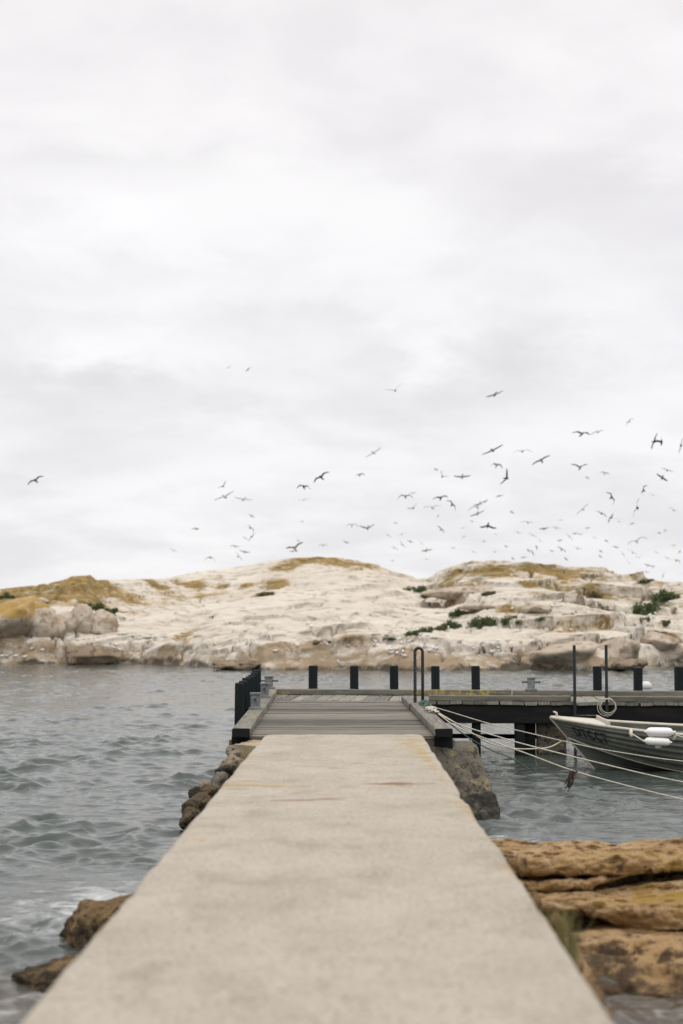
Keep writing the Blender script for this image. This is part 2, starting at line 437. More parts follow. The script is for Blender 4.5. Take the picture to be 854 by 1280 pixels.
class MB:
    """collects shapes, builds ONE mesh object"""
    def __init__(s): s.v = []; s.f = []; s.m = []
    def add(s, v, f, mi=0):
        o = len(s.v)
        s.v += [tuple(q) for q in v]
        s.f += [tuple(i + o for i in q) for q in f]
        s.m += [mi] * len(f)
    def beam(s, a, b, w, h, ch=0.008, seg=1, up=(0, 0, 1), end_mi=0, mi=0, jit=0.0, rs=0):
        """chamfered bar from a to b (centre line), w across, h along 'up'"""
        a = Vector(a); b = Vector(b); t = (b - a).normalized(); upv = Vector(up)
        sd = t.cross(upv)
        if sd.length < 1e-5: sd = Vector((1, 0, 0))
        sd.normalize(); uv = sd.cross(t).normalized()
        r_ = random.Random(rs)
        prof = [(-w/2+ch, -h/2), (w/2-ch, -h/2), (w/2, -h/2+ch), (w/2, h/2-ch), (w/2-ch, h/2), (-w/2+ch, h/2), (-w/2, h/2-ch), (-w/2, -h/2+ch)]
        v = []; f = []
        for k in range(seg + 1):
            c = a.lerp(b, k / seg)
            for (x, y) in prof:
                q = c + sd * (x + r_.uniform(-jit, jit)) + uv * (y + r_.uniform(-jit, jit))
                v.append(q)
        for k in range(seg):
            for i in range(8):
                j = (i + 1) % 8
                f.append((k*8+i, k*8+j, (k+1)*8+j, (k+1)*8+i))
        s.add(v, f, mi)
        o = len(s.v) - len(v)
        s.f += [tuple(o + i for i in reversed(range(8))), tuple(o + seg*8 + i for i in range(8))]
        s.m += [end_mi, end_mi]
        return s
    def tube(s, pts, r, n=8, mi=0, cap=True):
        pts = [Vector(p) for p in pts]
        v = []; f = []
        up = Vector((0, 0, 1))
        pn = None
        for k, p in enumerate(pts):
            t = (pts[min(k+1, len(pts)-1)] - pts[max(k-1, 0)]).normalized()
            if pn is None:
                pn = t.cross(up if abs(t.z) < 0.9 else Vector((1, 0, 0))).normalized()
            pn = (pn - t * pn.dot(t)).normalized()
            bn = t.cross(pn)
            rr = r[k] if isinstance(r, (list, tuple)) else r
            for i in range(n):
                a = 2 * math.pi * i / n
                v.append(p + pn * (rr * math.cos(a)) + bn * (rr * math.sin(a)))
        for k in range(len(pts) - 1):
            for i in range(n):
                j = (i + 1) % n
                f.append((k*n+i, k*n+j, (k+1)*n+j, (k+1)*n+i))
        if cap:
            f.append(tuple(reversed(range(n)))); f.append(tuple((len(pts)-1)*n + i for i in range(n)))
        s.add(v, f, mi)
        return s
    def build(s, name, mats, parent=None, smooth=False, shift=None, loc=(0, 0, 0), rot=(0, 0, 0), attrs=None, **k):
        mats = mats if isinstance(mats, (list, tuple)) else [mats]
        v = np.array(s.v)
        if shift is not None: v = v - np.array(shift)
        at = {a: fn(v) for a, fn in (attrs or {}).items()}
        me = mesh_np(name, v, s.f, mats, smooth, s.m, at)
        return link(name, me, parent, loc, rot, **k)

def ico(sub):
    bm = bmesh.new()
    bmesh.ops.create_icosphere(bm, subdivisions=sub, radius=1.0)
    v = np.array([q.co[:] for q in bm.verts]); f = np.array([[q.index for q in p.verts] for p in bm.faces])
    bm.free()
    return v, f
ICO = {k: ico(k) for k in (1, 2, 3, 4, 5)}
def rock_shape(seed, size, facets=14, sub=4, rough=0.07, round_=0.75, fine=0.03, k=14.0, dlo=0.62, dhi=0.98):
    """a boulder: a sphere cut by random planes, softened, then roughened"""
    r = np.random.RandomState(seed)
    v, f = ICO[sub]
    nrm = r.normal(size=(facets, 3)); nrm /= np.linalg.norm(nrm, axis=1)[:, None]
    dist = r.uniform(dlo, dhi, facets)
    dots = np.maximum(v @ nrm.T, 0.05)
    t = dist[None, :] / dots
    t = np.concatenate([t, np.full((len(v), 1), 1.05)], 1)
    rr = -np.log(np.exp(-k * t).sum(1)) / k
    rr = rr * round_ + (1 - round_) * 0.9
    p = v * rr[:, None]
    o = seed * 3.17
    rr2 = 1 + rough * fbm(p[:, 0] * 2.3 + o, p[:, 1] * 2.3, p[:, 2] * 2.3, 4, seed) + fine * fbm(p[:, 0] * 9 + o, p[:, 1] * 9, p[:, 2] * 9, 3, seed + 9)
    p = p * rr2[:, None] * np.asarray(size)[None, :]
    return p, f

# ================================================================== SEA
def wave_field(X, Y, spc):
    r = np.random.RandomState(5)
    dX = np.zeros_like(X); dY = np.zeros_like(X); H = np.zeros_like(X)
    n = 84
    for i in range(n):
        lam = 0.17 * (1.25 / 0.17) ** ((i + r.uniform(0, 1)) / n)
        k = 2 * math.pi / lam
        th = rad(262) + r.normal(0, rad(50))
        slope = 0.033 if lam < 0.6 else 0.022
        a = slope / k
        kx, ky = k * math.cos(th), k * math.sin(th)
        ph = r.uniform(0, 2 * math.pi)
        f = a * np.clip(lam / (2.2 * spc) - 0.5, 0, 1)
        arg = kx * X + ky * Y + ph
        s, c = np.sin(arg), np.cos(arg)
        H += f * c
        dX -= 0.65 * f * math.cos(th) * s
        dY -= 0.65 * f * math.sin(th) * s
    gust = 0.35 + 0.7 * np.clip(0.5 + 0.9 * fbm(X * 0.07, Y * 0.045, None, 3, 77), 0, 1) + 1.3 * sstep(0.2, 0.85, fbm(X * 0.8, Y * 0.5, None, 3, 78))
    return dX * gust, dY * gust, H * gust

def make_sea():
    d = [5.0]
    while d[-1] < 95: d.append(d[-1] + max(0.022, 0.0030 * d[-1]))
    drows = np.array([-400, -120, -50, -20, -8, -3, 0, 1.5, 3, 4, 4.6] + d + [110, 140, 200, 350, 700, 1500, 4000, 9000], float)
    core = np.linspace(-0.30, 0.30, 560)
    out = [0.33, 0.38, 0.46, 0.6, 0.85, 1.3, 2.2, 4, 8, 16]
    a = np.concatenate([-np.array(out[::-1]), core, out])
    D = np.repeat(drows[:, None], len(a), 1)
    width = np.maximum(np.abs(D), 6.0) + 2.0
    X = a[None, :] * width
    spx = np.abs(np.gradient(X, axis=1)); spy = np.abs(np.gradient(D, axis=0))
    spc = np.maximum(spx, spy)
    ox, oy, H = wave_field(X, D, spc)
    hush = 1 - 0.5 * sstep(68, 78, D)                  # calmer under the skerry's shore
    ox, oy, H = ox * hush, oy * hush, H * hush
    Y = D + oy
    foam_glint = np.zeros_like(X)
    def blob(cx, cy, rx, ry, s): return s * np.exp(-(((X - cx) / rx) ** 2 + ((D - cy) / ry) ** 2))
    foam_glint += blob(-2.0, 13.2, 0.8, 1.9, 0.5) + blob(-2.2, 9.4, 0.7, 0.8, 0.4) + blob(-3.3, 12.0, 2.2, 2.2, 0.3)
    foam_glint += blob(2.4, 14.4, 1.4, 0.8, 0.7) + blob(1.9, 16.6, 0.7, 0.6, 0.75) + blob(3.6, 14.6, 1.6, 0.8, 0.5)
    foam_glint += blob(2.6, 9.4, 1.2, 0.35, 0.5) + blob(-13, 51, 14, 2.6, 0.42)  # last blob: calm sky glint painted pale off the left shore
    foam_glint += blob(15.8, 74.5, 2.6, 1.2, 0.9) + blob(-14, 79, 8, 0.8, 0.6)
    shallow = blob(2.4, 9.4, 1.7, 1.0, 0.95) + blob(-2.2, 9.6, 0.7, 0.9, 0.8)  # right-hand blob paints the outcrop's brown reflection into the water colour
    v = np.stack([X + ox, Y, ZW + H], -1).reshape(-1, 3)
    me = mesh_np('sea', v, grid_faces(*X.shape), [M['water']], True, None, {'foam_glint': np.clip(foam_glint, 0, 1), 'shallow': np.clip(shallow, 0, 1)})
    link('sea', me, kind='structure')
make_sea()

# ================================================================== ROCKY ISLET ACROSS THE WATER
_sk = [(-60, 738), (0, 734), (35, 731), (60, 728.5), (80, 724), (90, 719), (108, 718.5), (113, 717.5), (118, 724), (160, 725), (205, 723), (250, 713), (300, 707), (340, 700), (370, 697), (405, 697.5), (440, 700),
       (470, 706), (492, 714), (520, 722.5), (532, 724), (546, 716), (562, 709), (590, 704), (620, 702.5), (650, 702.5), (672, 707), (700, 707), (735, 708), (762, 712), (780, 719), (800, 726), (854, 728), (920, 730)]
_drp = np.array([-60., 0, 120, 190, 260, 400, 530, 560, 650, 770, 800, 854, 920])
_drv = np.array([93., 94, 95, 103, 111, 114, 112, 107, 107, 107, 101, 98, 96])
_sx, _sz, _sd = [], [], []
for px_, py_ in _sk:
    dd = float(np.interp(px_, _drp, _drv)); q = P(px_, py_, dd)
    _sx.append(q.x); _sz.append(q.z); _sd.append(dd)
_sx = [-120, -60] + _sx + [62, 120]; _sz = [-1.5, 2.2] + _sz + [2.2, -1.5]; _sd = [92, 92] + _sd + [95, 92]
_wl = [(-60, 829), (0, 829.5), (150, 829.5), (180, 829.8), (230, 831.5), (280, 834.5), (330, 837), (420, 837), (470, 837.5), (520, 838.5), (600, 838), (660, 837), (740, 838.5), (790, 837), (830, 833), (854, 832), (920, 831)]
_wx = [-120] + [PZ(a, b, ZW).x for a, b in _wl] + [120]
_wd = [86] + [PZ(a, b, ZW).y for a, b in _wl] + [84]

def islet_height(X, D, fine=True):
    wig = 0.5 * fbm(X * 0.35, X * 0 + 3.1, None, 3, 4)
    zr = np.interp(X, _sx, _sz) ; dr = np.interp(X, _sx, _sd); d0 = np.interp(X, _wx, _wd) + wig
    t = (D - d0) / (dr - d0)
    tc = np.clip(t, 0, 1)
    bluff = 1.05 + 0.25 * fbm(X * 0.22, X * 0 + 8.0, None, 2, 12)
    b = bluff * (1 - np.exp(-np.clip(D - d0, 0, None) / 0.9))
    body = (zr - ZW - bluff) * (0.82 * tc ** 0.92 + 0.18 * sstep(0.55, 1.0, tc))
    z = ZW + b + body
    z = np.where(t > 1, zr - 0.10 * (D - dr) - 0.01 * (D - dr) ** 2, z)
    z = np.where(t < 0, ZW + 0.55 * (D - d0), z)
    on = sstep(0.0, 0.03, t) * (1 - sstep(0.93, 1.0, t) * 0.85)
    # broad swells
    z = z + on * 0.42 * fbm(X * 0.10, D * 0.16, None, 3, 21)
    # exfoliation ledges: gentle slab, then a small step facing the water
    q = (z + 0.75 * fbm(X * 0.09 + 5, D * 0.10, None, 3, 31)) / 0.95 - 0.12 * np.minimum(X, 5.0) - 0.02 * D
    s = q - np.floor(q)
    lm = np.clip(0.55 + 0.9 * fbm(X * 0.13, D * 0.13 + 9, None, 2, 41), 0, 1) * sstep(-5, 15, X) * 0.75 + 0.22
    z = z + on * lm * 0.85 * (sstep(0.0, 0.13, s) - s)
    q2 = (z + 0.5 * fbm(X * 0.2 + 15, D * 0.2, None, 3, 33)) / 0.42 - 0.20 * np.minimum(X, 4.0) + 0.05 * X
    s2 = q2 - np.floor(q2)
    z = z + on * np.clip(0.2 + 0.8 * fbm(X * 0.2, D * 0.2 + 19, None, 2, 43), 0, 1) * 0.18 * (sstep(0.0, 0.16, s2) - s2)
    # joints between rounded blocks, mostly to the right and along the foot
    wx = X + 0.6 * fbm(X * 0.5, D * 0.5, None, 2, 51); wy = D + 0.9 * fbm(X * 0.5 + 7, D * 0.5, None, 2, 52)
    f1, f2, cid = f1b, f2b, _ = cells(wx / 5.2, wy / 3.0, 61)
    bm_ = np.clip(sstep(4, 14, X) * 0.8 + 0.55 * (1 - sstep(0.02, 0.16, t)) + sstep(-12, -17, X) * 0.6, 0, 1)
    z = z + on * bm_ * (0.10 * (0.45 - f1 ** 2) - 1.1 * np.exp(-((f2 - f1) / 0.04) ** 2) + 0.42 * (cid - 0.5))
    f1, f2, cid = cells(wx / 1.25 + 3, wy / 1.3, 62)
    z = z + on * np.clip(0.15 + 0.8 * fbm(X * 0.17 + 3, D * 0.17, None, 2, 71), 0, 0.8) * (0.03 * (0.4 - f1 ** 2) - 0.20 * np.exp(-((f2 - f1) / 0.06) ** 2))
    # long diagonal cracks
    cr = np.abs(fbm(X * 0.16 + D * 0.05, D * 0.30 - X * 0.03, None, 3, 81))
    z = z - on * 1.0 * np.exp(-(cr / 0.02) ** 2)
    cr2 = np.abs(fbm(X * 0.23 - D * 0.10 + 40, D * 0.20 + X * 0.10, None, 3, 83))
    z = z - on * 0.9 * np.exp(-(cr2 / 0.015) ** 2) * sstep(-0.3, 0.2, fbm(X * 0.1, D * 0.1 + 60, None, 2, 87))
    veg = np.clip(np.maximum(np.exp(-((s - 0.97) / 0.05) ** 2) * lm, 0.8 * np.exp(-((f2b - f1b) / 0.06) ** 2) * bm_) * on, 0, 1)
    lip = np.exp(-((s - 0.17) / 0.09) ** 2) * lm * on * 0.75 + np.exp(-((s2 - 0.2) / 0.1) ** 2) * on * 0.18
    pass
    if fine == 2: return z, t, veg, lip
    if fine:
        z = z + on * (0.03 * fbm(X * 0.9, D * 0.9, None, 4, 91))
    return z, t

def hit(px, py, lo=66.0, hi=125.0):
    """where the line of sight meets the islet"""
    d = np.arange(lo, hi, 0.05)
    v = ray(px, py)
    lp = islet_height(v[0] * d, d, 2)[3]
    z, _ = islet_height(v[0] * d, d + lp)
    zz = EYE + v[2] * d
    k = np.nonzero(np.maximum(z, ZW) >= zz)[0]
    dd = d[k[0]] if len(k) else 100.0
    return Vector((v[0] * dd, dd, EYE + v[2] * dd))

OCHRE = [(60, 745, 72, 13, 1), (110, 752, 60, 7, .7), (225, 748, 40, 5, .6), (100, 722, 26, 7, 1), (20, 742, 30, 10, .8), (150, 745, 46, 8, .9), (195, 733, 22, 5, 1), (240, 732, 20, 4, 1), (280, 731, 10, 4, 1), (306, 732, 9, 3, .8), (355, 711, 17, 7, 1),
         (388, 700, 26, 5, 1), (420, 702, 22, 4, 1), (450, 705, 34, 5, 1), (345, 734, 11, 3, 1), (330, 741, 10, 3, .8), (620, 713, 18, 8, 1), (665, 712, 22, 7, 1), (742, 714, 50, 9, 1.2), (700, 718, 30, 8, .9),
         (562, 722, 18, 4, .9), (660, 732, 12, 4, .9), (672, 742, 10, 4, .8), (632, 760, 14, 6, .9), (230, 795, 12, 8, .9), (390, 805, 16, 3, .8), (700, 785, 40, 3, .4), (760, 786, 30, 3, .7), (442, 793, 24, 3, .7), (830, 793, 16, 5, .7), (845, 803, 14, 5, .6)]
TAN = [(330, 832, 60, 8, 1), (400, 823, 60, 8, 1.1), (560, 828, 60, 9, .8), (640, 828, 60, 8, .6), (470, 828, 40, 8, .9), (60, 824, 80, 7, .9), (200, 826, 60, 5, .7), (720, 822, 40, 9, .8), (780, 812, 40, 14, .7), (10, 812, 20, 10, 1)]

def make_islet():
    D1 = np.concatenate([np.arange(62, 68, 0.6), np.arange(68, 84, 0.11), np.arange(84, 120, 0.17), np.arange(120, 150, 2.0)])
    a = np.concatenate([np.arange(-1.3, -0.32, 0.02), np.linspace(-0.30, 0.29, 640), np.arange(0.31, 1.3, 0.02)])
    D = np.repeat(D1[:, None], len(a), 1); X = a[None, :] * D
    z, t = islet_height(X, D)
    veg, lip = islet_height(X, D, 2)[2:]
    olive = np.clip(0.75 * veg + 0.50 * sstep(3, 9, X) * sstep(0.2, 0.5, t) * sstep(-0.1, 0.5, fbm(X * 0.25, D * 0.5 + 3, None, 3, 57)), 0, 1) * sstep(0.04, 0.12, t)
    lich = np.zeros_like(X); tan = np.zeros_like(X); 
    def paint(lst, arr):
        for (px, py, rx, ry, s) in lst:
            c = hit(px, py); up = hit(px, py - ry); dn = hit(px, py + ry)
            rX = rx * c.y / F_PX; rD = max(0.8, min(9.0, 0.5 * abs(up.y - dn.y)))
            arr += s * np.exp(-(((X - c.x) / rX) ** 2 + ((D - c.y) / rD) ** 2))
    paint(OCHRE, lich); paint(TAN, tan)
    lich += 0.42 * sstep(0.25, 0.7, fbm(X * 0.22 + 4, D * 0.16, None, 4, 17)) * sstep(0.25, 0.7, t)
    tan += 0.55 * (1 - sstep(ZW + 0.35, ZW + 1.1, z))
    weed = 1.1 * (1 - sstep(ZW + 0.08, ZW + 0.42, z + 0.15 * fbm(X * 0.6, D * 0.6, None, 3, 29)))
    lich = np.clip(lich * 1.25, 0, 1) * (1 - np.clip(tan, 0, 1) * 0.6)
    v = np.stack([X, D - lip, z], -1).reshape(-1, 3)
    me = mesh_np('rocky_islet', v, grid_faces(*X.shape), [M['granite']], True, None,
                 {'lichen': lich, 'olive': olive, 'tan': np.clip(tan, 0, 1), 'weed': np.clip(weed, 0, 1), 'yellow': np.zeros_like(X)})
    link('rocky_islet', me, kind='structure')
make_islet()

# boulders lying on the islet: px, contact py, width px, height px, material, label, depth factor
IB = [(14, 797, 78, 47, 'rock_pale', 'big rounded islet boulder capped with yellow lichen at the left edge', 1),
      (50, 796, 52, 34, 'rock_pale', 'upright pale boulder just right of the yellow-capped boulder', 0),
      (78, 795, 34, 30, 'rock_pale', 'narrow pale boulder in the middle of the left boulder row', 0),
      (100, 794, 36, 33, 'rock_pale', 'pale boulder second from the right end of the left boulder row', 0),
      (122, 793, 36, 27, 'rock_pale', 'pale boulder at the right end of the left boulder row', 0),
      (24, 757, 18, 10, 'rock_pale', 'small pale boulder above the yellow-capped boulder', 0),
      (52, 757, 26, 9, 'rock_pale', 'flat pale boulder on the ochre slope of the left knoll', 0),
      (113, 831, 78, 24, 'rock_shore', 'dark overhanging boulder at the waterline on the left shore', 2),
      (292, 838, 60, 12, 'rock_shore', 'low brown rock running into the water left of the black posts', 2),
      (715, 835, 74, 34, 'rock_pale', 'broad smooth boulder behind the two ladder poles', 2),
      (775, 834, 64, 36, 'rock_pale', 'tall rounded boulder with brown foot on the right shore', 2),
      (768, 838, 34, 15, 'rock_shore', 'low brown stone in the water right of the ladder poles', 2),
      (792, 839, 36, 14, 'rock_shore', 'low brown stone at the foot of the tall rounded boulder', 2),
      (838, 830, 48, 24, 'rock_pale', 'pale boulder on the shore at the right edge', 2),
      (822, 812, 46, 22, 'rock_pale', 'sloping pale boulder above the right-edge shore boulder', 0),
      (577, 747, 96, 13, 'rock_pale', 'long smooth slab with a shadowed underside below the right dome', 0),
      (600, 763, 42, 9, 'rock_pale', 'low pale slab above the green shrub strip', 0),
      (672, 768, 34, 14, 'rock_pale', 'pale boulder with a dark cleft above the shrub strip', 0)]
for i, (px, py, w, h, mt, lab, kd) in enumerate(IB):
    c = hit(px, py)
    s = c.y / F_PX
    sx, sz = w * s / 2 * (1.06 if kd != 2 else 1.06), h * s / 2 * 1.12
    sy = min(sx * 0.8, 1.5) if h > 14 else 1.2
    v, f = rock_shape(300 + i * 7, (sx / 0.84, sy / 0.84, sz / 0.82), 15, 4, 0.08, 1.0, 0.03, 40.0, 0.6, 0.82)
    at = {'weed': np.clip((1 - sstep(-0.95, -0.4, v[:, 2] / sz)) * (1.0 if kd == 2 else 0.45), 0, 1), 'yellow': sstep(-0.05, 0.3, v[:, 2] / sz) * (1.0 if kd == 1 else 0)}  # colour darkens towards the foot, fainter on boulders away from the shore
    me = mesh_np('boulder', v, f, [M[mt]], True, None, at)
    link('boulder', me, None, (c.x, c.y + sy * 0.75, c.z + sz * 0.80), (0, 0, 0), lab, 'boulder', 'boulders on the islet')

# shrubs on the islet
def shrub_mesh(seed, n=1500):
    r = np.random.RandomState(seed)
    blobs = [(r.uniform(-0.75, 0.75), r.uniform(-0.5, 0.5), r.uniform(0.15, 0.55), r.uniform(0.25, 0.48)) for _ in range(9)]
    v = []; f = []
    for k in range(n):
        bx, by, bz, br = blobs[r.randint(9)]
        d = r.normal(size=3); d /= np.linalg.norm(d)
        c = np.array([bx, by, bz * 0.9]) + d * br * r.uniform(0.3, 1.1) * np.array([1, 1, 0.9])
        c[2] = max(c[2], 0.02)
        a = r.normal(size=3); a /= np.linalg.norm(a); b_ = np.cross(a, r.normal(size=3)); b_ /= np.linalg.norm(b_)
        L, w = r.uniform(0.10, 0.20), r.uniform(0.04, 0.075)
        o = len(v)
        v += [c - a * L * .5, c + b_ * w, c + a * L * .5, c - b_ * w]
        f.append((o, o + 1, o + 2, o + 3))
    return np.array(v), f
SHV = [shrub_mesh(s) for s in (1, 2, 3, 4)]
SHM = {(i, m): mesh_np('low_shrub', *SHV[i], [M[m]]) for i in range(4) for m in ('leaf', 'leafdry')}
SHR = [(517, 741, 26, 11, 'leaf', 'dark green shrub in the saddle between the two domes'),
       (534, 747, 14, 7, 'leaf', 'small green shrub just right of the saddle shrub'),
       (576, 770, 22, 9, 'leaf', 'green shrub above the left half of the shrub strip'),
       (515, 796, 14, 9, 'leaf', 'small shrub at the far left end of the green strip'),
       (532, 791, 16, 10, 'leaf', 'second shrub from the left end of the green strip'),
       (552, 788, 16, 8, 'leafdry', 'dry olive shrub low in the left part of the green strip'),
       (566, 786, 22, 11, 'leaf', 'broad shrub in the left half of the green strip'),
       (600, 784, 22, 13, 'leaf', 'bushy shrub in the middle of the green strip'),
       (622, 782, 20, 14, 'leaf', 'tall shrub right of the middle of the green strip'),
       (638, 780, 18, 13, 'leaf', 'tallest dark shrub toward the right of the green strip'),
       (660, 779, 22, 8, 'leaf', 'low shrub where the green strip thins to the right'),
       (684, 775, 20, 6, 'leaf', 'flat shrub at the right end of the green strip'),
       (710, 769, 14, 4, 'leaf', 'tiny shrub beyond the right end of the green strip'),
       (490, 799, 24, 4, 'leaf', 'flat green patch of shrub left of the iron hoop'),
       (836, 752, 30, 15, 'leaf', 'big green shrub high on the right-hand slope'),
       (805, 768, 30, 15, 'leaf', 'big green shrub below and left of the highest right-hand shrub'),
       (805, 778, 14, 9, 'leafdry', 'dry olive shrub under the big right-hand shrubs'),
       (832, 782, 14, 9, 'leafdry', 'small round olive shrub near the right edge'),
       (745, 748, 12, 9, 'leafdry', 'round olive shrub below the right dome'),
       (808, 728, 16, 5, 'leaf', 'low green shrub on the skyline at far right'),
       (112, 762, 28, 11, 'leaf', 'dark green shrub above the left boulder row'),
       (136, 768, 22, 10, 'leaf', 'dark shrub right of the left boulder row'),
       (8, 749, 16, 9, 'leaf', 'dark green shrub at the left edge of the islet'),
       (332, 745, 16, 6, 'leafdry', 'lone olive shrub on the central dome'),
       (402, 804, 20, 5, 'leafdry', 'flat olive tuft low on the central slab'),
       (612, 744, 16, 7, 'leafdry', 'olive shrub at the end of the long smooth slab')]
for i, (px, py, w, h, mt, lab) in enumerate(SHR):
    c = hit(px, py); s = c.y / F_PX
    o = link('low_shrub', SHM[(i % 4, mt)], None, (c.x, c.y + 0.15, c.z - 0.06), (0, 0, 0), lab, 'shrub', 'low shrubs on the islet')
    o.scale = (1.25 * w * s / 1.9, 1.2 * w * s / 2.4, 1.3 * h * s / 0.95)

# ================================================================== CONCRETE PATH
PL0, PR0 = PZ(14, 1284, 0.14), PZ(779, 1284, 0.14)
PL1, PR1 = PZ(332, 916, 0.015), PZ(528, 918, 0.015)
PEND = 19.05
def path_edge(y):
    t = (y - PL0.y) / (PEND - PL0.y)
    return PL0.x + (PL1.x - PL0.x) * t, PR0.x + (PR1.x - PR0.x) * t, 0.14 + (0.015 - 0.14) * t
def make_path():
    ys = np.concatenate([np.arange(-9, 4, 0.25), np.arange(4, PEND, 0.045), [PEND]])
    us = np.concatenate([[0, 0.006, 0.014, 0.03], np.linspace(0.05, 0.95, 60), [0.97, 0.986, 0.994, 1]])
    Y = np.repeat(ys[:, None], len(us), 1); U = np.repeat(us[None, :], len(ys), 0)
    l, r, z0 = path_edge(Y)
    jl = 0.006 * fbm(Y * 1.7, Y * 0 + 2, None, 4, 3); jr = 0.010 * fbm(Y * 1.5, Y * 0 + 6, None, 4, 5) - 0.012 * sstep(0.45, 0.9, vnoise(Y * 1.1, Y * 0 + 4, None, 8)) * (Y > 7) * (Y < 14)
    ew = np.exp(-(np.minimum(U, 1 - U) / 0.06))
    chip = 0.014 * np.clip(fbm(Y * 5, U * 3, None, 3, 9), 0, 1)
    X = l + jl * (1 - U) + (r + jr * U - l) * U
    flare = sstep(18.55, 19.05, Y)
    X = X - 0.16 * flare * (U < 0.02) * 0
    Z = z0 + 0.010 * fbm(X * 0.9, Y * 0.9, None, 3, 15) + 0.004 * fbm(X * 6, Y * 6, None, 2, 16)
    edge = np.minimum(U, 1 - U)
    Z = Z - 0.030 * np.exp(-(edge / 0.006) ** 1.0) - chip * ew * 0.6
    # shallow formwork joints
    for jy in (5.6, 7.9, 10.3, 12.95, 15.2, 17.1):
        Z = Z - 0.0 * np.exp(-((Y - jy - 0.04 * vnoise(X * 2, X * 0 + jy, None, 33)) / 0.03) ** 2)
    def blob(px, py, rx, ry, s):
        c = PZ(px, py, 0.05)
        rX = rx * c.y / F_PX; rY = ry * c.y ** 2 / (F_PX * 1.5)
        return s * np.exp(-(((X - c.x) / rX) ** 2 + ((Y - c.y) / rY) ** 2))
    ochre = blob(515, 930, 26, 12, 0.55) + blob(535, 950, 12, 22, .7) + blob(588, 1022, 10, 18, .65) + blob(310, 984, 60, 1.6, .9) + blob(300, 979, 40, 1.3, .7) + blob(360, 985, 60, 1.3, .6) + blob(430, 968, 30, 3, .45) + blob(470, 992, 24, 2, .45) \
        + blob(560, 1000, 10, 30, .35) + blob(350, 938, 40, 2, .3) + blob(640, 1100, 12, 16, .4) + blob(250, 1060, 14, 20, .3)
    ochre = ochre + 0.55 * np.exp(-((1 - U) / 0.035)) * sstep(-0.2, 0.6, fbm(Y * 0.7, Y * 0 + 31, None, 3, 35)) + 0.3 * np.exp(-(U / 0.03)) * sstep(-0.1, 0.6, fbm(Y * 0.7, Y * 0 + 51, None, 3, 36))
    rust = blob(490, 981, 46, 1.8, 1.0) + blob(515, 983, 26, 1.4, .7) + blob(378, 1005, 48, 1.7, 0.95) + blob(400, 1005, 16, 2.2, .5)
    nr, nc = Y.shape
    v = np.stack([X, Y, Z], -1).reshape(-1, 3)
    f = [tuple(q) for q in grid_faces(nr, nc)]
    # sides down to the sea bed and the two ends
    o = len(v)
    Lr = v[[i * nc for i in range(nr)]]; Rr = v[[i * nc + nc - 1 for i in range(nr)]]
    Lm = Lr + np.array([0.02, 0, -0.22]); Rm = Rr + np.array([-0.02, 0, -0.22])
    Lb = Lr + np.array([0.05, 0, -1.9]); Rb = Rr + np.array([-0.05, 0, -1.9])
    v = np.concatenate([v, Lm, Lb, Rm, Rb])
    for i in range(nr - 1):
        f.append((i * nc, (i + 1) * nc, o + i + 1, o + i)); f.append((o + i, o + i + 1, o + nr + i + 1, o + nr + i))
        k = i * nc + nc - 1
        f.append((k + nc, k, o + 2 * nr + i, o + 2 * nr + i + 1)); f.append((o + 2 * nr + i + 1, o + 2 * nr + i, o + 3 * nr + i, o + 3 * nr + i + 1))
    e = nr - 1
    f.append(tuple([e * nc + j for j in range(nc)] + [o + 2 * nr + e, o + 3 * nr + e, o + nr + e, o + e]))
    ex = np.zeros(4 * nr)
    me = mesh_np('path', v, f, [M['concrete']], True, None, {'ochre': np.concatenate([np.clip(ochre * 0.95, 0, 1).ravel(), ex]), 'rust': np.concatenate([np.clip(rust * 1.0, 0, 1).ravel(), ex])})
    link('path', me, kind='structure')
make_path()

# ================================================================== JETTY: walkway out to the cross pier
DECK0 = 19.09
XLo, XLi = P(290, 914, 18.75).x, P(312.5, 914, 18.75).x
XRi, XRo = P(544, 914, 18.75).x, P(566, 914, 18.75).x
A0 = PZ(345, 861.4, 0.11); B0 = PZ(854, 863.8, 0.11)
PANG = math.atan2(B0.y - A0.y, B0.x - A0.x)
EX = Vector((math.cos(PANG), math.sin(PANG), 0)); EY = Vector((-math.sin(PANG), math.cos(PANG), 0))
ORG = Vector((XLo, 0, 0)); ORG = A0 + EX * ((XLo - A0.x) / EX.x); ORG.z = 0
def pier_local(px, yl):          # along-pier coordinate seen at px on the line yl (pier frame)
    v = Vector(ray(px, 850)); c = Vector((0, 0, EYE))
    d = (yl + (ORG - c).dot(EY)) / v.dot(EY)
    return (c + v * d - ORG).dot(EX)
_f = PZ(640, 869.4, 0.11)
PWID = -(_f - ORG).dot(EY)       # width of the pier deck
PLEN = 13.0
def front_y(x):                  # y of the pier's front edge at world x
    q = ORG - EY * PWID
    return q.y + (x - q.x) * math.tan(PANG)

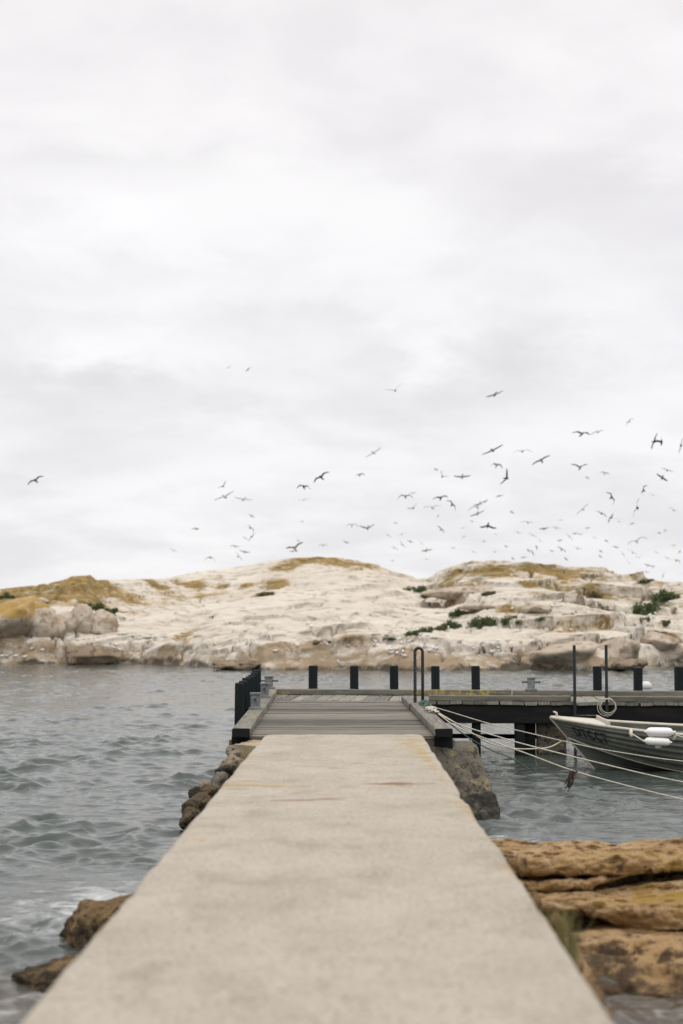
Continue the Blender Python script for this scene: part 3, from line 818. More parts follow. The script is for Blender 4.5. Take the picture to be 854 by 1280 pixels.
walk = thing('jetty_walkway', 'grey weathered plank walkway leading from the concrete path out to the cross pier', 'walkway', (0, DECK0, 0))
SH = (0, DECK0, 0)
rr = random.Random(4)
pl_meshes = []
for k in range(5):
    mb = MB()
    mb.beam((-0.5 * (XRo - XLo) - 0.02, 0, 0), (0.5 * (XRo - XLo) + 0.02, 0, 0), 0.188, 0.055, 0.008, 10, jit=0.0025, rs=k)
    pl_meshes.append(mesh_np('plank', np.array(mb.v), mb.f, [M['plank_x']]))
y = DECK0 + 0.1
yend = front_y(0.0) - 0.03
n_pl = int((yend - DECK0) / 0.2)
pit = (yend - DECK0) / n_pl
for k in range(n_pl):
    fy = front_y(XLo); 
    link('plank', pl_meshes[k % 5], walk, (0.5 * (XLo + XRo) + rr.uniform(-0.012, 0.012), pit * (k + 0.5), -0.0285 + rr.uniform(-0.007, 0.007)), (rr.uniform(-0.045, 0.045), rr.uniform(-0.002, 0.002), rr.uniform(-0.004, 0.004)))
def lich_fn(seed, dens):
    return lambda v: np.clip(dens + 0.9 * fbm(v[:, 0] * 1.1, v[:, 1] * 1.1, v[:, 2] * 2, 3, seed), 0, 1)
def rail_beam(name, parent, a, b, w, h, m, shift=None, end=True, rs=0, seg=24, **k):
    mb = MB(); mb.beam(a, b, w, h, 0.012, seg, end_mi=1 if end else 0, jit=0.003, rs=rs)
    return mb.build(name, [M[m], M['tar']], parent, shift=shift, attrs={'lichen': lich_fn(rs, k.pop('dens', -0.1))}, **k)
xl = 0.5 * (XLo + XLi); xr = 0.5 * (XRi + XRo)
wl_ = XLi - XLo; wr_ = XRo - XRi
BK = ORG.y
rail_beam('edge_beam', walk, (xl, 18.75, 0.062), (xl, BK - 0.16, 0.062), wl_, 0.115, 'beam_y', SH, rs=1, seg=40, dens=-0.12)
rail_beam('edge_beam', walk, (xr, 18.75, 0.058), (xr, 24.35, 0.064), wr_, 0.11, 'beam_y', SH, rs=2, dens=-0.15)
rail_beam('edge_beam', walk, (xr - 0.015, 24.42, 0.050), (xr - 0.015, front_y(xr) - 0.06, 0.050), wr_ * 0.95, 0.095, 'beam_y', SH, rs=3, dens=-0.15)
rail_beam('sill_beam', walk, (XLo - 0.06, 19.16, -0.125), (XRo + 0.06, 19.16, -0.125), 0.13, 0.125, 'beam_x', SH, rs=5, seg=30)
for s_, x_ in ((1, XRo - 0.10), (0, XLo + 0.10)):
    mb = MB(); mb.beam((x_, 18.98, -0.088), (x_, 19.093, -0.088), 0.24, 0.16, 0.008, 1, end_mi=0)
    mb.build('bearer_end', [M['tarbeam']], walk, shift=SH)
for x_ in (XLo + 0.12, 0.5 * (XLo + XRo), XRo - 0.12):
    mb = MB(); mb.beam((x_, 19.24, -0.17), (x_, front_y(x_) - 0.02, -0.17), 0.16, 0.22, 0.01, 2)
    mb.build('stringer', [M['tarbeam']], walk, shift=SH)
for x_ in (XLo + 0.06, XRo - 0.12):
    for y_ in (19.35, 22.1, 25.0):
        mb = MB(); mb.beam((x_, y_, -2.2), (x_, y_, -0.285), 0.22, 0.22, 0.03, 4, up=(0, 1, 0), jit=0.004, rs=int(y_))
        mb.build('pile', [M['tarbeam']], walk, shift=SH)

def post_mesh(h, w=0.17):
    """square post with grooved faces and a slightly domed top"""
    prof = []
    for side in range(4):
        for k in range(8):
            u = -w / 2 + w * (k + 0.5) / 8
            dpt = w / 2 - (0.006 if k % 2 else 0.0)
            prof.append([(u, -dpt), (dpt, u), (-u, dpt), (-dpt, -u)][side])
    n = len(prof); v = []; f = []
    for z, s in ((0, 1), (h - 0.02, 1), (h, 0.9)):
        v += [(x * s, y * s, z) for x, y in prof]
    for k in range(2):
        for i in range(n):
            j = (i + 1) % n
            f.append((k*n+i, k*n+j, (k+1)*n+j, (k+1)*n+i))
    f.append(tuple(2*n + i for i in range(n))); f.append(tuple(reversed(range(n))))
    return mesh_np('post', v, f, [M['post']])
PM_side = post_mesh(1.72, 0.135); PM_back = post_mesh(1.02)
for k in range(8):               # the close row of black posts outside the walkway's left edge
    t = k / 7
    q0 = P(298.5, 853, 21.8); q1 = P(323, 837, 28.2)
    q = q0.lerp(q1, t)
    link('post', PM_side, walk, (min(q.x, XLo - 0.075) , q.y - DECK0, q.z - 1.72 + rr.uniform(-0.012, 0.012)), (rr.uniform(-0.012, 0.012), rr.uniform(-0.014, 0.014), rr.uniform(-0.04, 0.04)))

pier = thing('cross_pier', 'long grey plank pier on dark timbers crossing behind the moored boat', 'pier', ORG, PANG)
pm = []
for k in range(4):
    mb = MB(); mb.beam((0, -PWID - 0.03, 0), (0, 0.10, 0), 0.222, 0.06, 0.009, 8, jit=0.003, rs=60 + k)
    pm.append(mesh_np('plank', np.array(mb.v), mb.f, [M['plank_y']]))
npp = int(PLEN / 0.235)
for k in range(npp):
    link('plank', pm[k % 4], pier, (0.13 + 0.235 * k, rr.uniform(-0.02, 0.01), -0.032 + rr.uniform(-0.006, 0.006)), (0, rr.uniform(-0.03, 0.03), rr.uniform(-0.006, 0.006)))
# bull rails
xj = [pier_local(332, 0), pier_local(640, 0), PLEN]
rail_beam('bull_rail', pier, (xj[0], 0, 0.058), (xj[1] - 0.01, 0, 0.058), 0.17, 0.112, 'beam_x', rs=11, end=False, dens=-0.28, seg=50)
rail_beam('bull_rail', pier, (xj[1] + 0.01, 0, 0.056), (xj[2], 0, 0.056), 0.17, 0.108, 'beam_x', rs=12, end=False, dens=-0.3, seg=60)
yf = -PWID + 0.09
g0, g1 = pier_local(713, yf), pier_local(762, yf)
rail_beam('bull_rail', pier, (pier_local(536, yf), yf, 0.054), (g0, yf, 0.054), 0.18, 0.104, 'beam_x', rs=13, end=False, seg=40)
rail_beam('bull_rail', pier, (g1, yf, 0.054), (PLEN, yf, 0.054), 0.18, 0.104, 'beam_x', rs=14, end=False, seg=50)
for y_, nm in ((-PWID + 0.10, 'cap_beam'), (-0.05, 'cap_beam')):
    mb = MB(); mb.beam((0.05, y_, -0.24), (PLEN, y_, -0.24), 0.2, 0.34, 0.012, 30, jit=0.003, rs=20)
    mb.build(nm, [M['tarbeam']], pier)
mb = MB(); mb.beam((pier_local(552, -0.2), -0.12, -0.80), (PLEN, -0.12, -0.80), 0.12, 0.085, 0.01, 8)
mb.build('cross_brace', [M['tarbeam']], pier)
# posts along the back edge
for px_ in (391, 443, 493, 544.5, 595, 747, 797, 849, 900, 951):
    x_ = pier_local(px_, 0.17)
    link('post', PM_back, pier, (x_, 0.178, -0.44 + rr.uniform(-0.015, 0.015)), (rr.uniform(-0.012, 0.012), rr.uniform(-0.016, 0.016), rr.uniform(-0.06, 0.06)))
def pile(x_, y_, w, **k):
    mb = MB(); mb.beam((x_, y_, -2.6), (x_, y_, -0.412), w, w * 0.95, 0.04, 5, up=(0, 1, 0), jit=0.006, rs=int(x_ * 10))
    mb.build('pile', [M['tarbeam']], pier)
pile(pier_local(595, yf), -PWID + 0.12, 0.16)
pile(pier_local(649.5, yf), -PWID + 0.12, 0.21)
pile(pier_local(662.5, yf), -PWID + 0.30, 0.20)
for px_ in (851, 960, 1060): pile(pier_local(px_, yf), -PWID + 0.12, 0.2)
for px_ in (330, 500, 760, 900): pile(pier_local(px_, -0.05), -0.05, 0.2)
# concrete pier block under the deck, behind the dinghy's bow
x0, x1 = pier_local(670, -PWID + 0.5), pier_local(706, -PWID + 0.5)
blk = MB(); blk.beam((0.5 * (x0 + x1), -PWID + 0.42, -2.4), (0.5 * (x0 + x1), -PWID + 0.42, -0.42), x1 - x0, 0.5, 0.03, 14, up=(0, 1, 0), jit=0.006, rs=3)
blk.build('pier_block', [M['concrete_old']], pier, attrs={'weed': lambda v: 1.0 - sstep(-1.0, -0.82, v[:, 2]), 'lichen': lambda v: v[:, 0] * 0})

# ------------------------------------------------------------------ mooring bollards
def make_bollard():
    root = thing('mooring_bollard', '', '')
    mb = MB(); mb.beam((0, 0, 0), (0, 0, 0.03), 0.235, 0.2, 0.006, 1, up=(0, 1, 0)); mb.build('base_plate', [M['galv']], root)
    mb = MB()
    def ring(z, w): return [(-w/2, -w/2, z), (w/2, -w/2, z), (w/2, w/2, z), (-w/2, w/2, z)]
    v = ring(0.028, 0.155) + ring(0.05, 0.145) + ring(0.215, 0.15) + ring(0.235, 0.17) + ring(0.262, 0.175)
    f = [(k*4+i, k*4+(i+1) % 4, k*4+4+(i+1) % 4, k*4+4+i) for k in range(4) for i in range(4)] + [(16, 17, 18, 19)]
    mb.add(v, f); trunk = mb.build('trunk', [M['galv']], root)
    mb = MB()
    mb.tube([(-0.175, 0, 0.165), (-0.06, 0, 0.165), (0.06, 0, 0.165), (0.175, 0, 0.165)], 0.018, 10)
    for s_ in (-1, 1): mb.tube([(s_ * 0.165, 0, 0.165), (s_ * 0.183, 0, 0.165)], 0.026, 10)
    mb.build('cross_bar', [M['galvdark']], trunk)
    return root
b0 = make_bollard()
BL = [((P(315.5, 886, 22.6), 0.1195), rad(90), 'nearest of the three grey bollards on the left edge beam'),
      ((P(329, 870.6, 26.0), 0.1195), rad(90), 'middle of the three grey bollards on the left edge beam'),
      ((ORG + EX * (pier_local(336.5, -0.0)) + EY * (-0.02), 0.1145), PANG, 'grey bollard with sideways bar at the far left corner of the pier'),
      ((ORG + EX * (pier_local(664, -0.0)) + EY * 0.0, 0.1105), PANG, 'lone grey bollard with a cross bar on the back rail right of the walkway')]
for i, ((q, z), rz, lab) in enumerate(BL):
    b_ = b0 if i == 0 else copy_tree(b0)
    xx = xl if i < 2 else q.x
    b_.location = (xx, q.y, z); b_.rotation_euler = (0, 0, rz)
    tag(b_, lab, 'bollard', 'grey mooring bollards')

# ------------------------------------------------------------------ iron hoop and the ladder
hx0, hx1 = P(518.8, 840, 24.4).x, P(528.3, 840, 24.4).x
ztop = P(523, 810, 24.4).z
hoop = thing('iron_hoop', 'tall black iron hoop standing on the right side of the walkway', 'hoop', (hx0, 24.385, 0.0))
hsh = (hx0, 24.385, 0.0)
rdi = 0.5 * (hx1 - hx0); cxh = 0.5 * (hx0 + hx1)
arc = [(cxh - rdi * math.cos(a), 24.385, ztop - rdi + rdi * math.sin(a)) for a in np.linspace(0, math.pi, 15)]
mb = MB(); mb.tube([(hx0, 24.385, -0.3), (hx0, 24.385, 0.4)] + arc + [(hx1, 24.385, 0.4), (hx1, 24.385, -0.3)], 0.027, 10)
hbar = mb.build('hoop_bar', [M['blackpaint']], hoop, True, shift=hsh)
mb = MB()
zz = 0.06
while zz < ztop - rdi - 0.02:    # chain wound up the left leg
    mb.tube([(hx0 - 0.024, 24.37, zz), (hx0, 24.358, zz + 0.022), (hx0 + 0.024, 24.37, zz + 0.05), (hx0 + 0.012, 24.40, zz + 0.06), (hx0 - 0.024, 24.40, zz + 0.05)], 0.007, 5)
    zz += 0.062
mb.build('chain', [M['galvdark']], hbar, True, shift=hsh)

LY = -PWID - 0.075
lx0, lx1 = pier_local(718.3, LY), pier_local(758.2, LY)
lz = (Vector((0, 0, EYE)) + Vector(ray(718, 806.5)) * 26.6).z
ladder = thing('boarding_ladder', 'black boarding ladder with two tall poles rising above the pier edge by the boat', 'ladder', ORG, PANG)
for x_, h_ in ((lx0, lz), (lx1, lz + 0.005)):
    mb = MB(); mb.beam((x_, LY, -1.5), (x_, LY, h_), 0.055, 0.03, 0.006, 12, up=(0, 1, 0), jit=0.0015, rs=2)
    mb.build('stile', [M['blackpaint']], ladder)
for z_ in (-0.25, -0.5, -0.75, -1.0, -1.25):
    mb = MB(); mb.tube([(lx0 + 0.02, LY, z_), (lx1 - 0.02, LY, z_)], 0.016, 8); mb.build('rung', [M['galvdark']], ladder, True)

# ------------------------------------------------------------------ concrete abutment to the right of the path
def make_abutment():
    xa, xb = PR1.x + 0.015, P(597, 935, 19.0).x
    zt = P(597, 934, 19.0).z
    nx, nz = 60, 70
    v = []; 
    prof = []                     # run: back top -> front top -> down the battered front face
    for k in range(12): prof.append((19.9 - 0.9 * k / 11, zt, 0.0))
    for k in range(1, nz): 
        t = k / (nz - 1); prof.append((19.0 - 1.55 * t, zt - (zt + 1.75) * t, t))
    V = np.zeros((len(prof), nx + 24, 3))
    for i, (yy, z_, t) in enumerate(prof):
        xr_ = xb + 0.42 * t
        for j in range(nx): V[i, j] = (xa + (xr_ - xa) * j / (nx - 1), yy, z_)
        for j in range(24):       # right-hand side face, running back
            V[i, nx + j] = (xr_ + 0.03 * (j + 1) / 24, yy + (20.6 - yy) * (j + 1) / 24, z_)
    rough = 0.03 + 0.06 * sstep(-0.3, -0.9, V[..., 2])
    q = V.reshape(-1, 3)
    n1 = (fbm(q[:, 0] * 5, q[:, 1] * 5, q[:, 2] * 5, 4, 2) * rough.ravel())
    keep = (np.arange(nx + 24) > 0)[None, :].repeat(len(prof), 0).ravel()
    q[:, 1] -= n1 * keep; q[:, 0] += 0.6 * fbm(q[:, 0] * 5 + 9, q[:, 1] * 5, q[:, 2] * 5, 3, 6) * rough.ravel() * keep; q[:, 2] += 0.4 * n1 * keep
    weed = 1.15 - sstep(-0.95, -0.42, q[:, 2] + 0.12 * fbm(q[:, 0] * 3, q[:, 2] * 3, None, 3, 8))
    me = mesh_np('abutment_wall', q, grid_faces(len(prof), nx + 24)[:, ::-1], [M['concrete_old']], True, None, {'weed': np.clip(weed, 0, 1)})
    link('abutment_wall', me, None, label='rough weed-darkened concrete abutment sloping into the water beside the path end', cat='abutment')
make_abutment()
# low concrete wing on the left of the path's far end
mb = MB(); mb.beam((XLo + 0.19, 18.55, -0.20), (PL1.x - 0.0, 18.80, -0.16), 0.42, 0.24, 0.02, 10, jit=0.008, rs=9)
mb.beam((XLo + 0.19, 18.60, -1.0), (PL1.x, 18.80, -1.0), 0.40, 1.36, 0.02, 3, jit=0.01, rs=10)
mb.build('footing_block', [M['concrete']], None, attrs={'ochre': lambda v: 0.5 + 0.4 * fbm(v[:, 0] * 4, v[:, 1] * 4, v[:, 2] * 4, 2, 3), 'rust': lambda v: v[:, 0] * 0},
         label='yellow-stained concrete footing under the left corner of the walkway', cat='footing')

# ================================================================== ROCKS NEAR THE PATH
STN = [(301, 941, 27, 18, 18.75, 'rock_tan', 'tan split stone at the top of the rubble by the walkway corner'),
       (291, 958, 26, 20, 18.45, 'rock_tan', 'pale leaning stone second from the top of the rubble'),
       (282, 967, 20, 15, 18.25, 'rock_dark', 'small dark stone wedged in the middle of the rubble'),
       (274, 979, 25, 20, 18.05, 'rock_grey', 'smooth grey stone in the middle of the rubble'),
       (256, 983, 17, 13, 17.95, 'rock_tan', 'small tan stone at the outer edge of the rubble'),
       (261, 992, 27, 17, 17.75, 'rock_rubble', 'yellow-brown stone below the smooth grey stone'),
       (244, 994, 13, 15, 17.75, 'rock_dark', 'black wet stone at the outer edge of the rubble'),
       (251, 1009, 40, 25, 17.45, 'rock_rubble', 'largest brown pitted stone low in the rubble'),
       (240, 1025, 30, 24, 17.15, 'rock_rubble', 'lowest brown stone of the rubble at the waterline')]
for i, (px, py, w, h, d, mt, lab) in enumerate(STN):
    c = P(px, py, d); s = d / F_PX
    v, f = rock_shape(40 + i * 3, (w * s / 2 * 1.28, w * s / 2 * 1.2, h * s / 2 * 1.35), 11, 4, 0.14, 0.9, 0.06)
    me = mesh_np('rubble_stone', v, f, [M[mt]], True, None, {'weed': np.clip(0.6 - v[:, 2] * 2 - 0.4, 0, 1) * 0.5, 'yellow': v[:, 0] * 0})
    link('rubble_stone', me, None, c, (0, 0, 0), lab, 'stone', 'rubble stones beside the path')
# unseen heart of the rubble that the stones rest on
v, f = rock_shape(99, (0.55, 1.1, 0.62), 12, 4, 0.1, 0.8, 0.03)
link('rubble_core', mesh_np('rubble_core', v, f, [M['rock_dark']], True, None, {'weed': v[:, 0] * 0 + .5, 'yellow': v[:, 0] * 0}), None, (path_edge(18)[0] - 0.02, 18.0, -1.05), (0, 0, 0),
     'dark wet rock showing between the rubble stones', 'rock')

def big_rock(name, seed, c, size, mt, lab, rot=0.0, weedz=None, facets=16, rough=0.12, cat='rock', yellow=None, group=None, fine=0.06):
    v, f = rock_shape(seed, size, facets, 5, rough, 0.85, fine)
    R = np.array(Matrix.Rotation(rot, 3, 'Z')); v = v @ R.T
    wz = np.zeros(len(v)) if weedz is None else np.clip(1 - sstep(weedz - c[2], weedz - c[2] + 0.3, v[:, 2] + 0.08 * fbm(v[:, 0] * 4, v[:, 1] * 4, v[:, 2] * 4, 3, 3)), 0, 1)
    ye = np.zeros(len(v)) if yellow is None else yellow(v)
    me = mesh_np(name, v, f, [M[mt]], True, None, {'weed': wz, 'yellow': ye})
    return link(name, me, None, c, (0, 0, 0), lab, cat, group)
c = P(124, 1146, 11.6)
big_rock('shore_boulder', 12, (c.x + 0.12, c.y, ZW - 0.02), (0.60, 0.5, 0.36), 'rock_brown', 'rough brown weedy boulder left of the path, in the water', 0.3, ZW + 0.05)
c = P(80, 1205, 10.35)
big_rock('shore_boulder', 15, (c.x + 0.30, c.y + 0.05, ZW - 0.08), (0.80, 0.5, 0.22), 'rock_brown', 'flat brown rock nearest the camera on the left, barely above water', 0.5, ZW - 0.02)

# ochre outcrop on the right: bedded slabs
out = thing('rock_outcrop', 'ochre bedded rock outcrop on the right between the path and the water', 'rock outcrop', (2.6, 11.2, ZW))
def slab(name, seed, x0, x1, yb, yf, zt, zb, tilt, mt, ysp=None, yel=None, nose=0.08, tuck=0.5):
    """a bedded slab: rounded front edge, undercut below, rough top"""
    nx, nt = 170, 96
    us = np.linspace(0, 1, nx)
    V = np.zeros((nt, nx, 3)); Yl = np.zeros((nt, nx))
    for j, u in enumerate(us):
        x = x0 + (x1 - x0) * u
        e = min(1.0, (u / 0.05) ** 0.5)
        e2 = min(1.0, max(0.02, (1 - u) / 0.45)) ** 0.6 if x1 < 5 else 1.0
        fr = yf + 0.26 * fbm(np.array([x * 1.1]), np.array([seed * 1.0]), None, 3, seed)[0] + 0.30 * (1 - e) + 0.35 * (1 - e2)
        th = (zt - zb) * (0.95 + 0.55 * vnoise(np.array([x * 1.2]), np.array([seed * 2.0]), None, seed)[0])
        top = zt + tilt * (x - x0) + 0.03 * vnoise(np.array([x * 1.0]), np.array([seed + 5.0]), None, seed)[0]
        th *= e2; top -= 0.04 * (1 - e2)
        bot = top - th
        pts = []
        for k in range(nt):
            t = k / (nt - 1)
            if t < 0.40:           # back to front along the top, dipping to the lip
                w = t / 0.40
                yy = yb + (fr - yb) * w; z = top - 0.10 * (1 - w) ** 0.7 - 0.10 * th * w ** 6
            elif t < 0.62:         # rounded nose
                ang = math.pi * (t - 0.40) / 0.22
                yy = fr - nose * math.sin(ang) ** 0.7; z = 0.5 * (top - 0.10 * th + bot) + 0.5 * (top - 0.10 * th - bot) * math.cos(ang)
            elif t < 0.82:         # tucked back underneath: a real gap above the next bed
                w = (t - 0.62) / 0.20
                yy = fr + tuck * w; z = bot + 0.02 * w
            else:                  # down at the back of the gap
                w = (t - 0.82) / 0.18
                yy = fr + tuck + 0.05 * w; z = bot + 0.02 - w * (bot + 1.7)
            pts.append((x, yy, z))
        V[:, j] = pts
    q = V.reshape(-1, 3)
    n = fbm(q[:, 0] * 1.6, q[:, 1] * 2.6, q[:, 2] * 3.5 + seed, 5, seed + 1, 0.55)
    n2 = fbm(q[:, 0] * 9, q[:, 1] * 9, q[:, 2] * 11, 3, seed + 2)
    q[:, 2] += 0.045 * n + 0.016 * n2; q[:, 1] -= 0.12 * n + 0.03 * n2
    # bedding cracks along the slab
    cr = np.abs(fbm(q[:, 0] * 0.7, q[:, 1] * 2.2 + 4, q[:, 2] * 3.0, 3, seed + 7))
    g = np.exp(-(cr / 0.03) ** 2); q[:, 2] -= 0.05 * g; q[:, 1] += 0.03 * g
    weed = np.clip(1 - sstep(ZW + 0.0, ZW + 0.30, q[:, 2] + 0.12 * fbm(q[:, 0] * 3, q[:, 1] * 3, q[:, 2] * 3, 3, seed + 3)), 0, 1)
    for (px, py, r_, s_) in (ysp or []):
        pass
    ye = yel(q) if yel else np.zeros(len(q))
    me = mesh_np(name, q - np.array([2.6, 11.2, ZW]), grid_faces(nt, nx)[:, ::-1], [M[mt]], True, None, {'weed': weed, 'yellow': ye})
    return link(name, me, out)
def yb_(q):
    return np.clip(1.25 * np.exp(-((q[:, 0] - 2.75) / 0.75) ** 2) * np.exp(-((q[:, 1] - 11.25) / 0.42) ** 2), 0, 1)
def ya_(q):
    return np.clip(0.75 * np.exp(-((q[:, 0] - 2.5) / 0.7) ** 2) * np.exp(-((q[:, 1] - 12.0) / 0.35) ** 2), 0, 1)
slab('bedrock_slab', 3, 1.38, 6.0, 13.1, 11.88, -0.38, -0.55, 0.02, 'rock_orange', yel=ya_)
slab('bedrock_slab', 8, 1.22, 2.95, 12.5, 11.72, -0.565, -0.71, 0.01, 'rock_orange', nose=0.05)
slab('bedrock_slab', 14, 1.26, 6.0, 12.3, 11.05, -0.63, -0.76, 0.035, 'rock_orange', yel=yb_, nose=0.07)
slab('bedrock_slab', 27, 1.24, 6.0, 11.7, 10.35, -0.78, -1.5, 0.03, 'rock_orange', nose=0.30, tuck=0.05)
v, f = rock_shape(77, (3.0, 1.2, 0.5), 12, 4, 0.1, 0.8, 0.03)
link('bedrock_core', mesh_np('bedrock_core', v + np.array([4.6 - 2.6, 12.2 - 11.2, -1.35 - ZW]), f, [M['rock_dark']], True, None, {'weed': v[:, 0] * 0, 'yellow': v[:, 0] * 0}), out)
c = P(664, 1096, 9.6)
for i, (px, py, d, w, lab) in enumerate(((651, 1080, 10.6, 17, 'small rust-coloured stone against the right edge of the path'), (668, 1132, 9.2, 20, 'brown stone tucked below the right edge of the path'), (694, 1160, 8.3, 22, 'brown stone beside the grass tuft at the path edge'))):
    c = P(px, py, d); s = d / F_PX
    v, f = rock_shape(70 + i, (w * s * 0.5, w * s * 0.9, 0.09), 10, 4, 0.09, 0.8, 0.03)
    link('edge_stone', mesh_np('edge_stone', v, f, [M[('rock_orange', 'rock_brown', 'rock_brown')[i]]], True, None, {'weed': v[:, 0] * 0, 'yellow': v[:, 0] * 0}), None, c, (0, 0, 0), lab, 'stone', 'stones along the right path edge')
# bed of stones under the right path edge (fills the gap to the outcrop)
for i, (y_, sz) in enumerate(((9.1, 0.34), (8.2, 0.32))):
    pe = path_edge(y_)[1]
    v, f = rock_shape(85 + i, (0.42, 0.6, sz), 12, 4, 0.1, 0.8, 0.03)
    link('edge_rock', mesh_np('edge_rock', v, f, [M['rock_orange' if i == 0 else 'rock_brown']], True, None, {'weed': np.clip(0.3 - v[:, 2] * 4, 0, 1), 'yellow': v[:, 0] * 0}), None, (pe + 0.10, y_, -0.66 - 0.12 * i), (0, 0, 0),
         ('ochre rock under the right path edge where the outcrop begins', 'dark wet rock at the foot of the right path edge')[i], 'rock')
def make_tuft():
    r = np.random.RandomState(3); v = []; f = []
    for k in range(130):
        a = r.uniform(0, 2 * math.pi); rr_ = 0.10 * r.uniform(0, 1) ** 0.5
        b = np.array([rr_ * math.cos(a), 1.6 * rr_ * math.sin(a), 0]); lean = np.array([r.normal(0, .07), r.normal(0, .07), 0])
        h = r.uniform(0.14, 0.34); w = 0.004
        s = np.array([math.cos(a + 1.3), math.sin(a + 1.3), 0]) * w
        o = len(v)
        v += [b - s, b + s, b + lean * .4 + s * .8 + [0, 0, h * .6], b + lean * .4 - s * .8 + [0, 0, h * .6], b + lean + [0, 0, h]]
        f += [(o, o+1, o+2, o+3), (o+3, o+2, o+4)]
    q = P(726, 1192, 7.0)
    link('grass_tuft', mesh_np('grass_tuft', v, f, [M['grass']]), None, (path_edge(7.0)[1] + 0.07, 7.0, q.z - 0.05), (0, 0, 0), 'blurred olive grass tuft growing beside the right edge of the path', 'grass tuft')
    v2, f2 = rock_shape(91, (0.22, 0.4, 0.36), 10, 4, 0.08, 0.8, 0.03)
    link('edge_rock', mesh_np('edge_rock', v2, f2, [M['rock_brown']], True, None, {'weed': v2[:, 0] * 0, 'yellow': v2[:, 0] * 0}), None, (path_edge(7.0)[1] + 0.06, 7.05, q.z - 0.36), (0, 0, 0), 'brown rock the grass tuft grows from', 'rock')
make_tuft()

# ================================================================== DINGHY
BOW = P(688.5, 897, 24.35)
BL_ = 4.4
boat = thing('dinghy', 'grey aluminium dinghy with pressed strakes and black letters on the bow, moored by the pier', 'boat', (BOW.x, BOW.y, ZW), rad(1.5))
boat.rotation_euler = (rad(2.0), 0, rad(1.5))
H0 = BOW.z - ZW
STEMX = 0.74
def zs(u): return 0.61 + (H0 - 0.61) * (1 - min(u / 0.75, 1)) ** 1.7
def zc(u): return -0.03 + (0.56) * (1 - min(u / 0.62, 1)) ** 1.75
def zk(u): return -0.13
def bs(u): return 0.80 * (1 - (1 - min(u / 0.60, 1)) ** 2.1) ** 0.92
def bc(u): return 0.66 * (1 - (1 - min(u / 0.68, 1)) ** 1.9)
def stem_x(z): return STEMX * max(0.0, 1 - z / H0)
def hull_pt(u, w, side, off=0.0):
    """side panel: w = 0 at the chine, 1 at the sheer"""
    z0 = zc(0) + (H0 - zc(0)) * w
    x = stem_x(z0) + (BL_ - stem_x(z0)) * u
    y = bc(u) + (bs(u) - bc(u)) * w + 0.05 * math.sin(math.pi * w) * min(u * 5, 1) + off
    z = zc(u) + (zs(u) - zc(u)) * w
    return (x, side * -y, z)          # side +1 is the near side (towards the camera)
def bottom_pt(u, w, side, off=0.0):
    z0 = zk(0) + (zc(0) - zk(0)) * w
    x = stem_x(z0) + (BL_ - stem_x(z0)) * u
    y = bc(u) * w + off
    z = zk(u) + (zc(u) - zk(u)) * w - 0.03 * math.sin(math.pi * w) * min(u * 3, 1)
    return (x, side * -y, z)
NEAR = {}
US = [ (k / 54) ** 1.25 for k in range(55)]
NST = 6
for side in (1, -1):
    rows = []
    for k in range(5): rows.append([bottom_pt(u, k / 4.0, side) for u in US])
    for s_ in range(NST):
        w0, w1 = s_ / NST, (s_ + 1) / NST
        rows.append([hull_pt(u, w0 + 0.004, side, 0.036) for u in US])
        rows.append([hull_pt(u, w0 + 0.35 * (w1 - w0), side, 0.018) for u in US])
        rows.append([hull_pt(u, w1, side, 0.0) for u in US])
    V = np.array(rows); nr, nc = V.shape[:2]
    inner = V.copy()[5:]                                   # inside skin
    inner[..., 1] -= np.sign(inner[..., 1]) * 0.03; inner[:, 0, 1] = V[5:, 0, 1]
    v = np.concatenate([V.reshape(-1, 3), inner.reshape(-1, 3)])
    f1 = grid_faces(nr, nc); f2 = grid_faces(*inner.shape[:2]) + nr * nc
    f = np.concatenate([f1[:, ::-1] if side == 1 else f1, f2 if side == 1 else f2[:, ::-1]])
    hs_ = link('hull_side', mesh_np('hull_side', v, f, [M['hull']]), boat)
    NEAR[side] = hs_
# transom
tr = [hull_pt(1, 1, 1), hull_pt(1, 0, 1), bottom_pt(1, 0, 1), hull_pt(1, 0, -1), hull_pt(1, 1, -1)]
mb = MB(); mb.add([(x, y, z) for x, y, z in tr] + [(x - 0.04, y, z) for x, y, z in tr], [(0, 1, 2, 3, 4), (9, 8, 7, 6, 5), (0, 4, 9, 5)])
mb.build('transom', [M['hull']], boat)
for side in (1, -1):
    mb = MB(); mb.tube([Vector(hull_pt(u, 1, side, 0.012)) + Vector((0, 0, 0.005)) for u in US], 0.026 if side == 1 else 0.032, 8)
    NEAR[side, 'g'] = mb.build('gunwale', [M['hulltrim']], boat, True)
    mb = MB(); mb.tube([Vector(hull_pt(u, 0, side, 0.022)) for u in US], 0.017, 6)
    mb.build('spray_rail', [M['hulltrim']], boat, True)
    mb = MB(); mb.tube([Vector(bottom_pt(u, 0.52, side, 0.004)) + Vector((0, 0, -0.012)) for u in US[1:]], 0.008, 5)
    mb.build('bottom_rib', [M['hull']], boat, True)
mb = MB(); mb.tube([(stem_x(z) - 0.012, 0, z) for z in np.linspace(H0, -0.1, 12)], 0.02, 6); mb.build('stem_bar', [M['hulltrim']], boat, True)
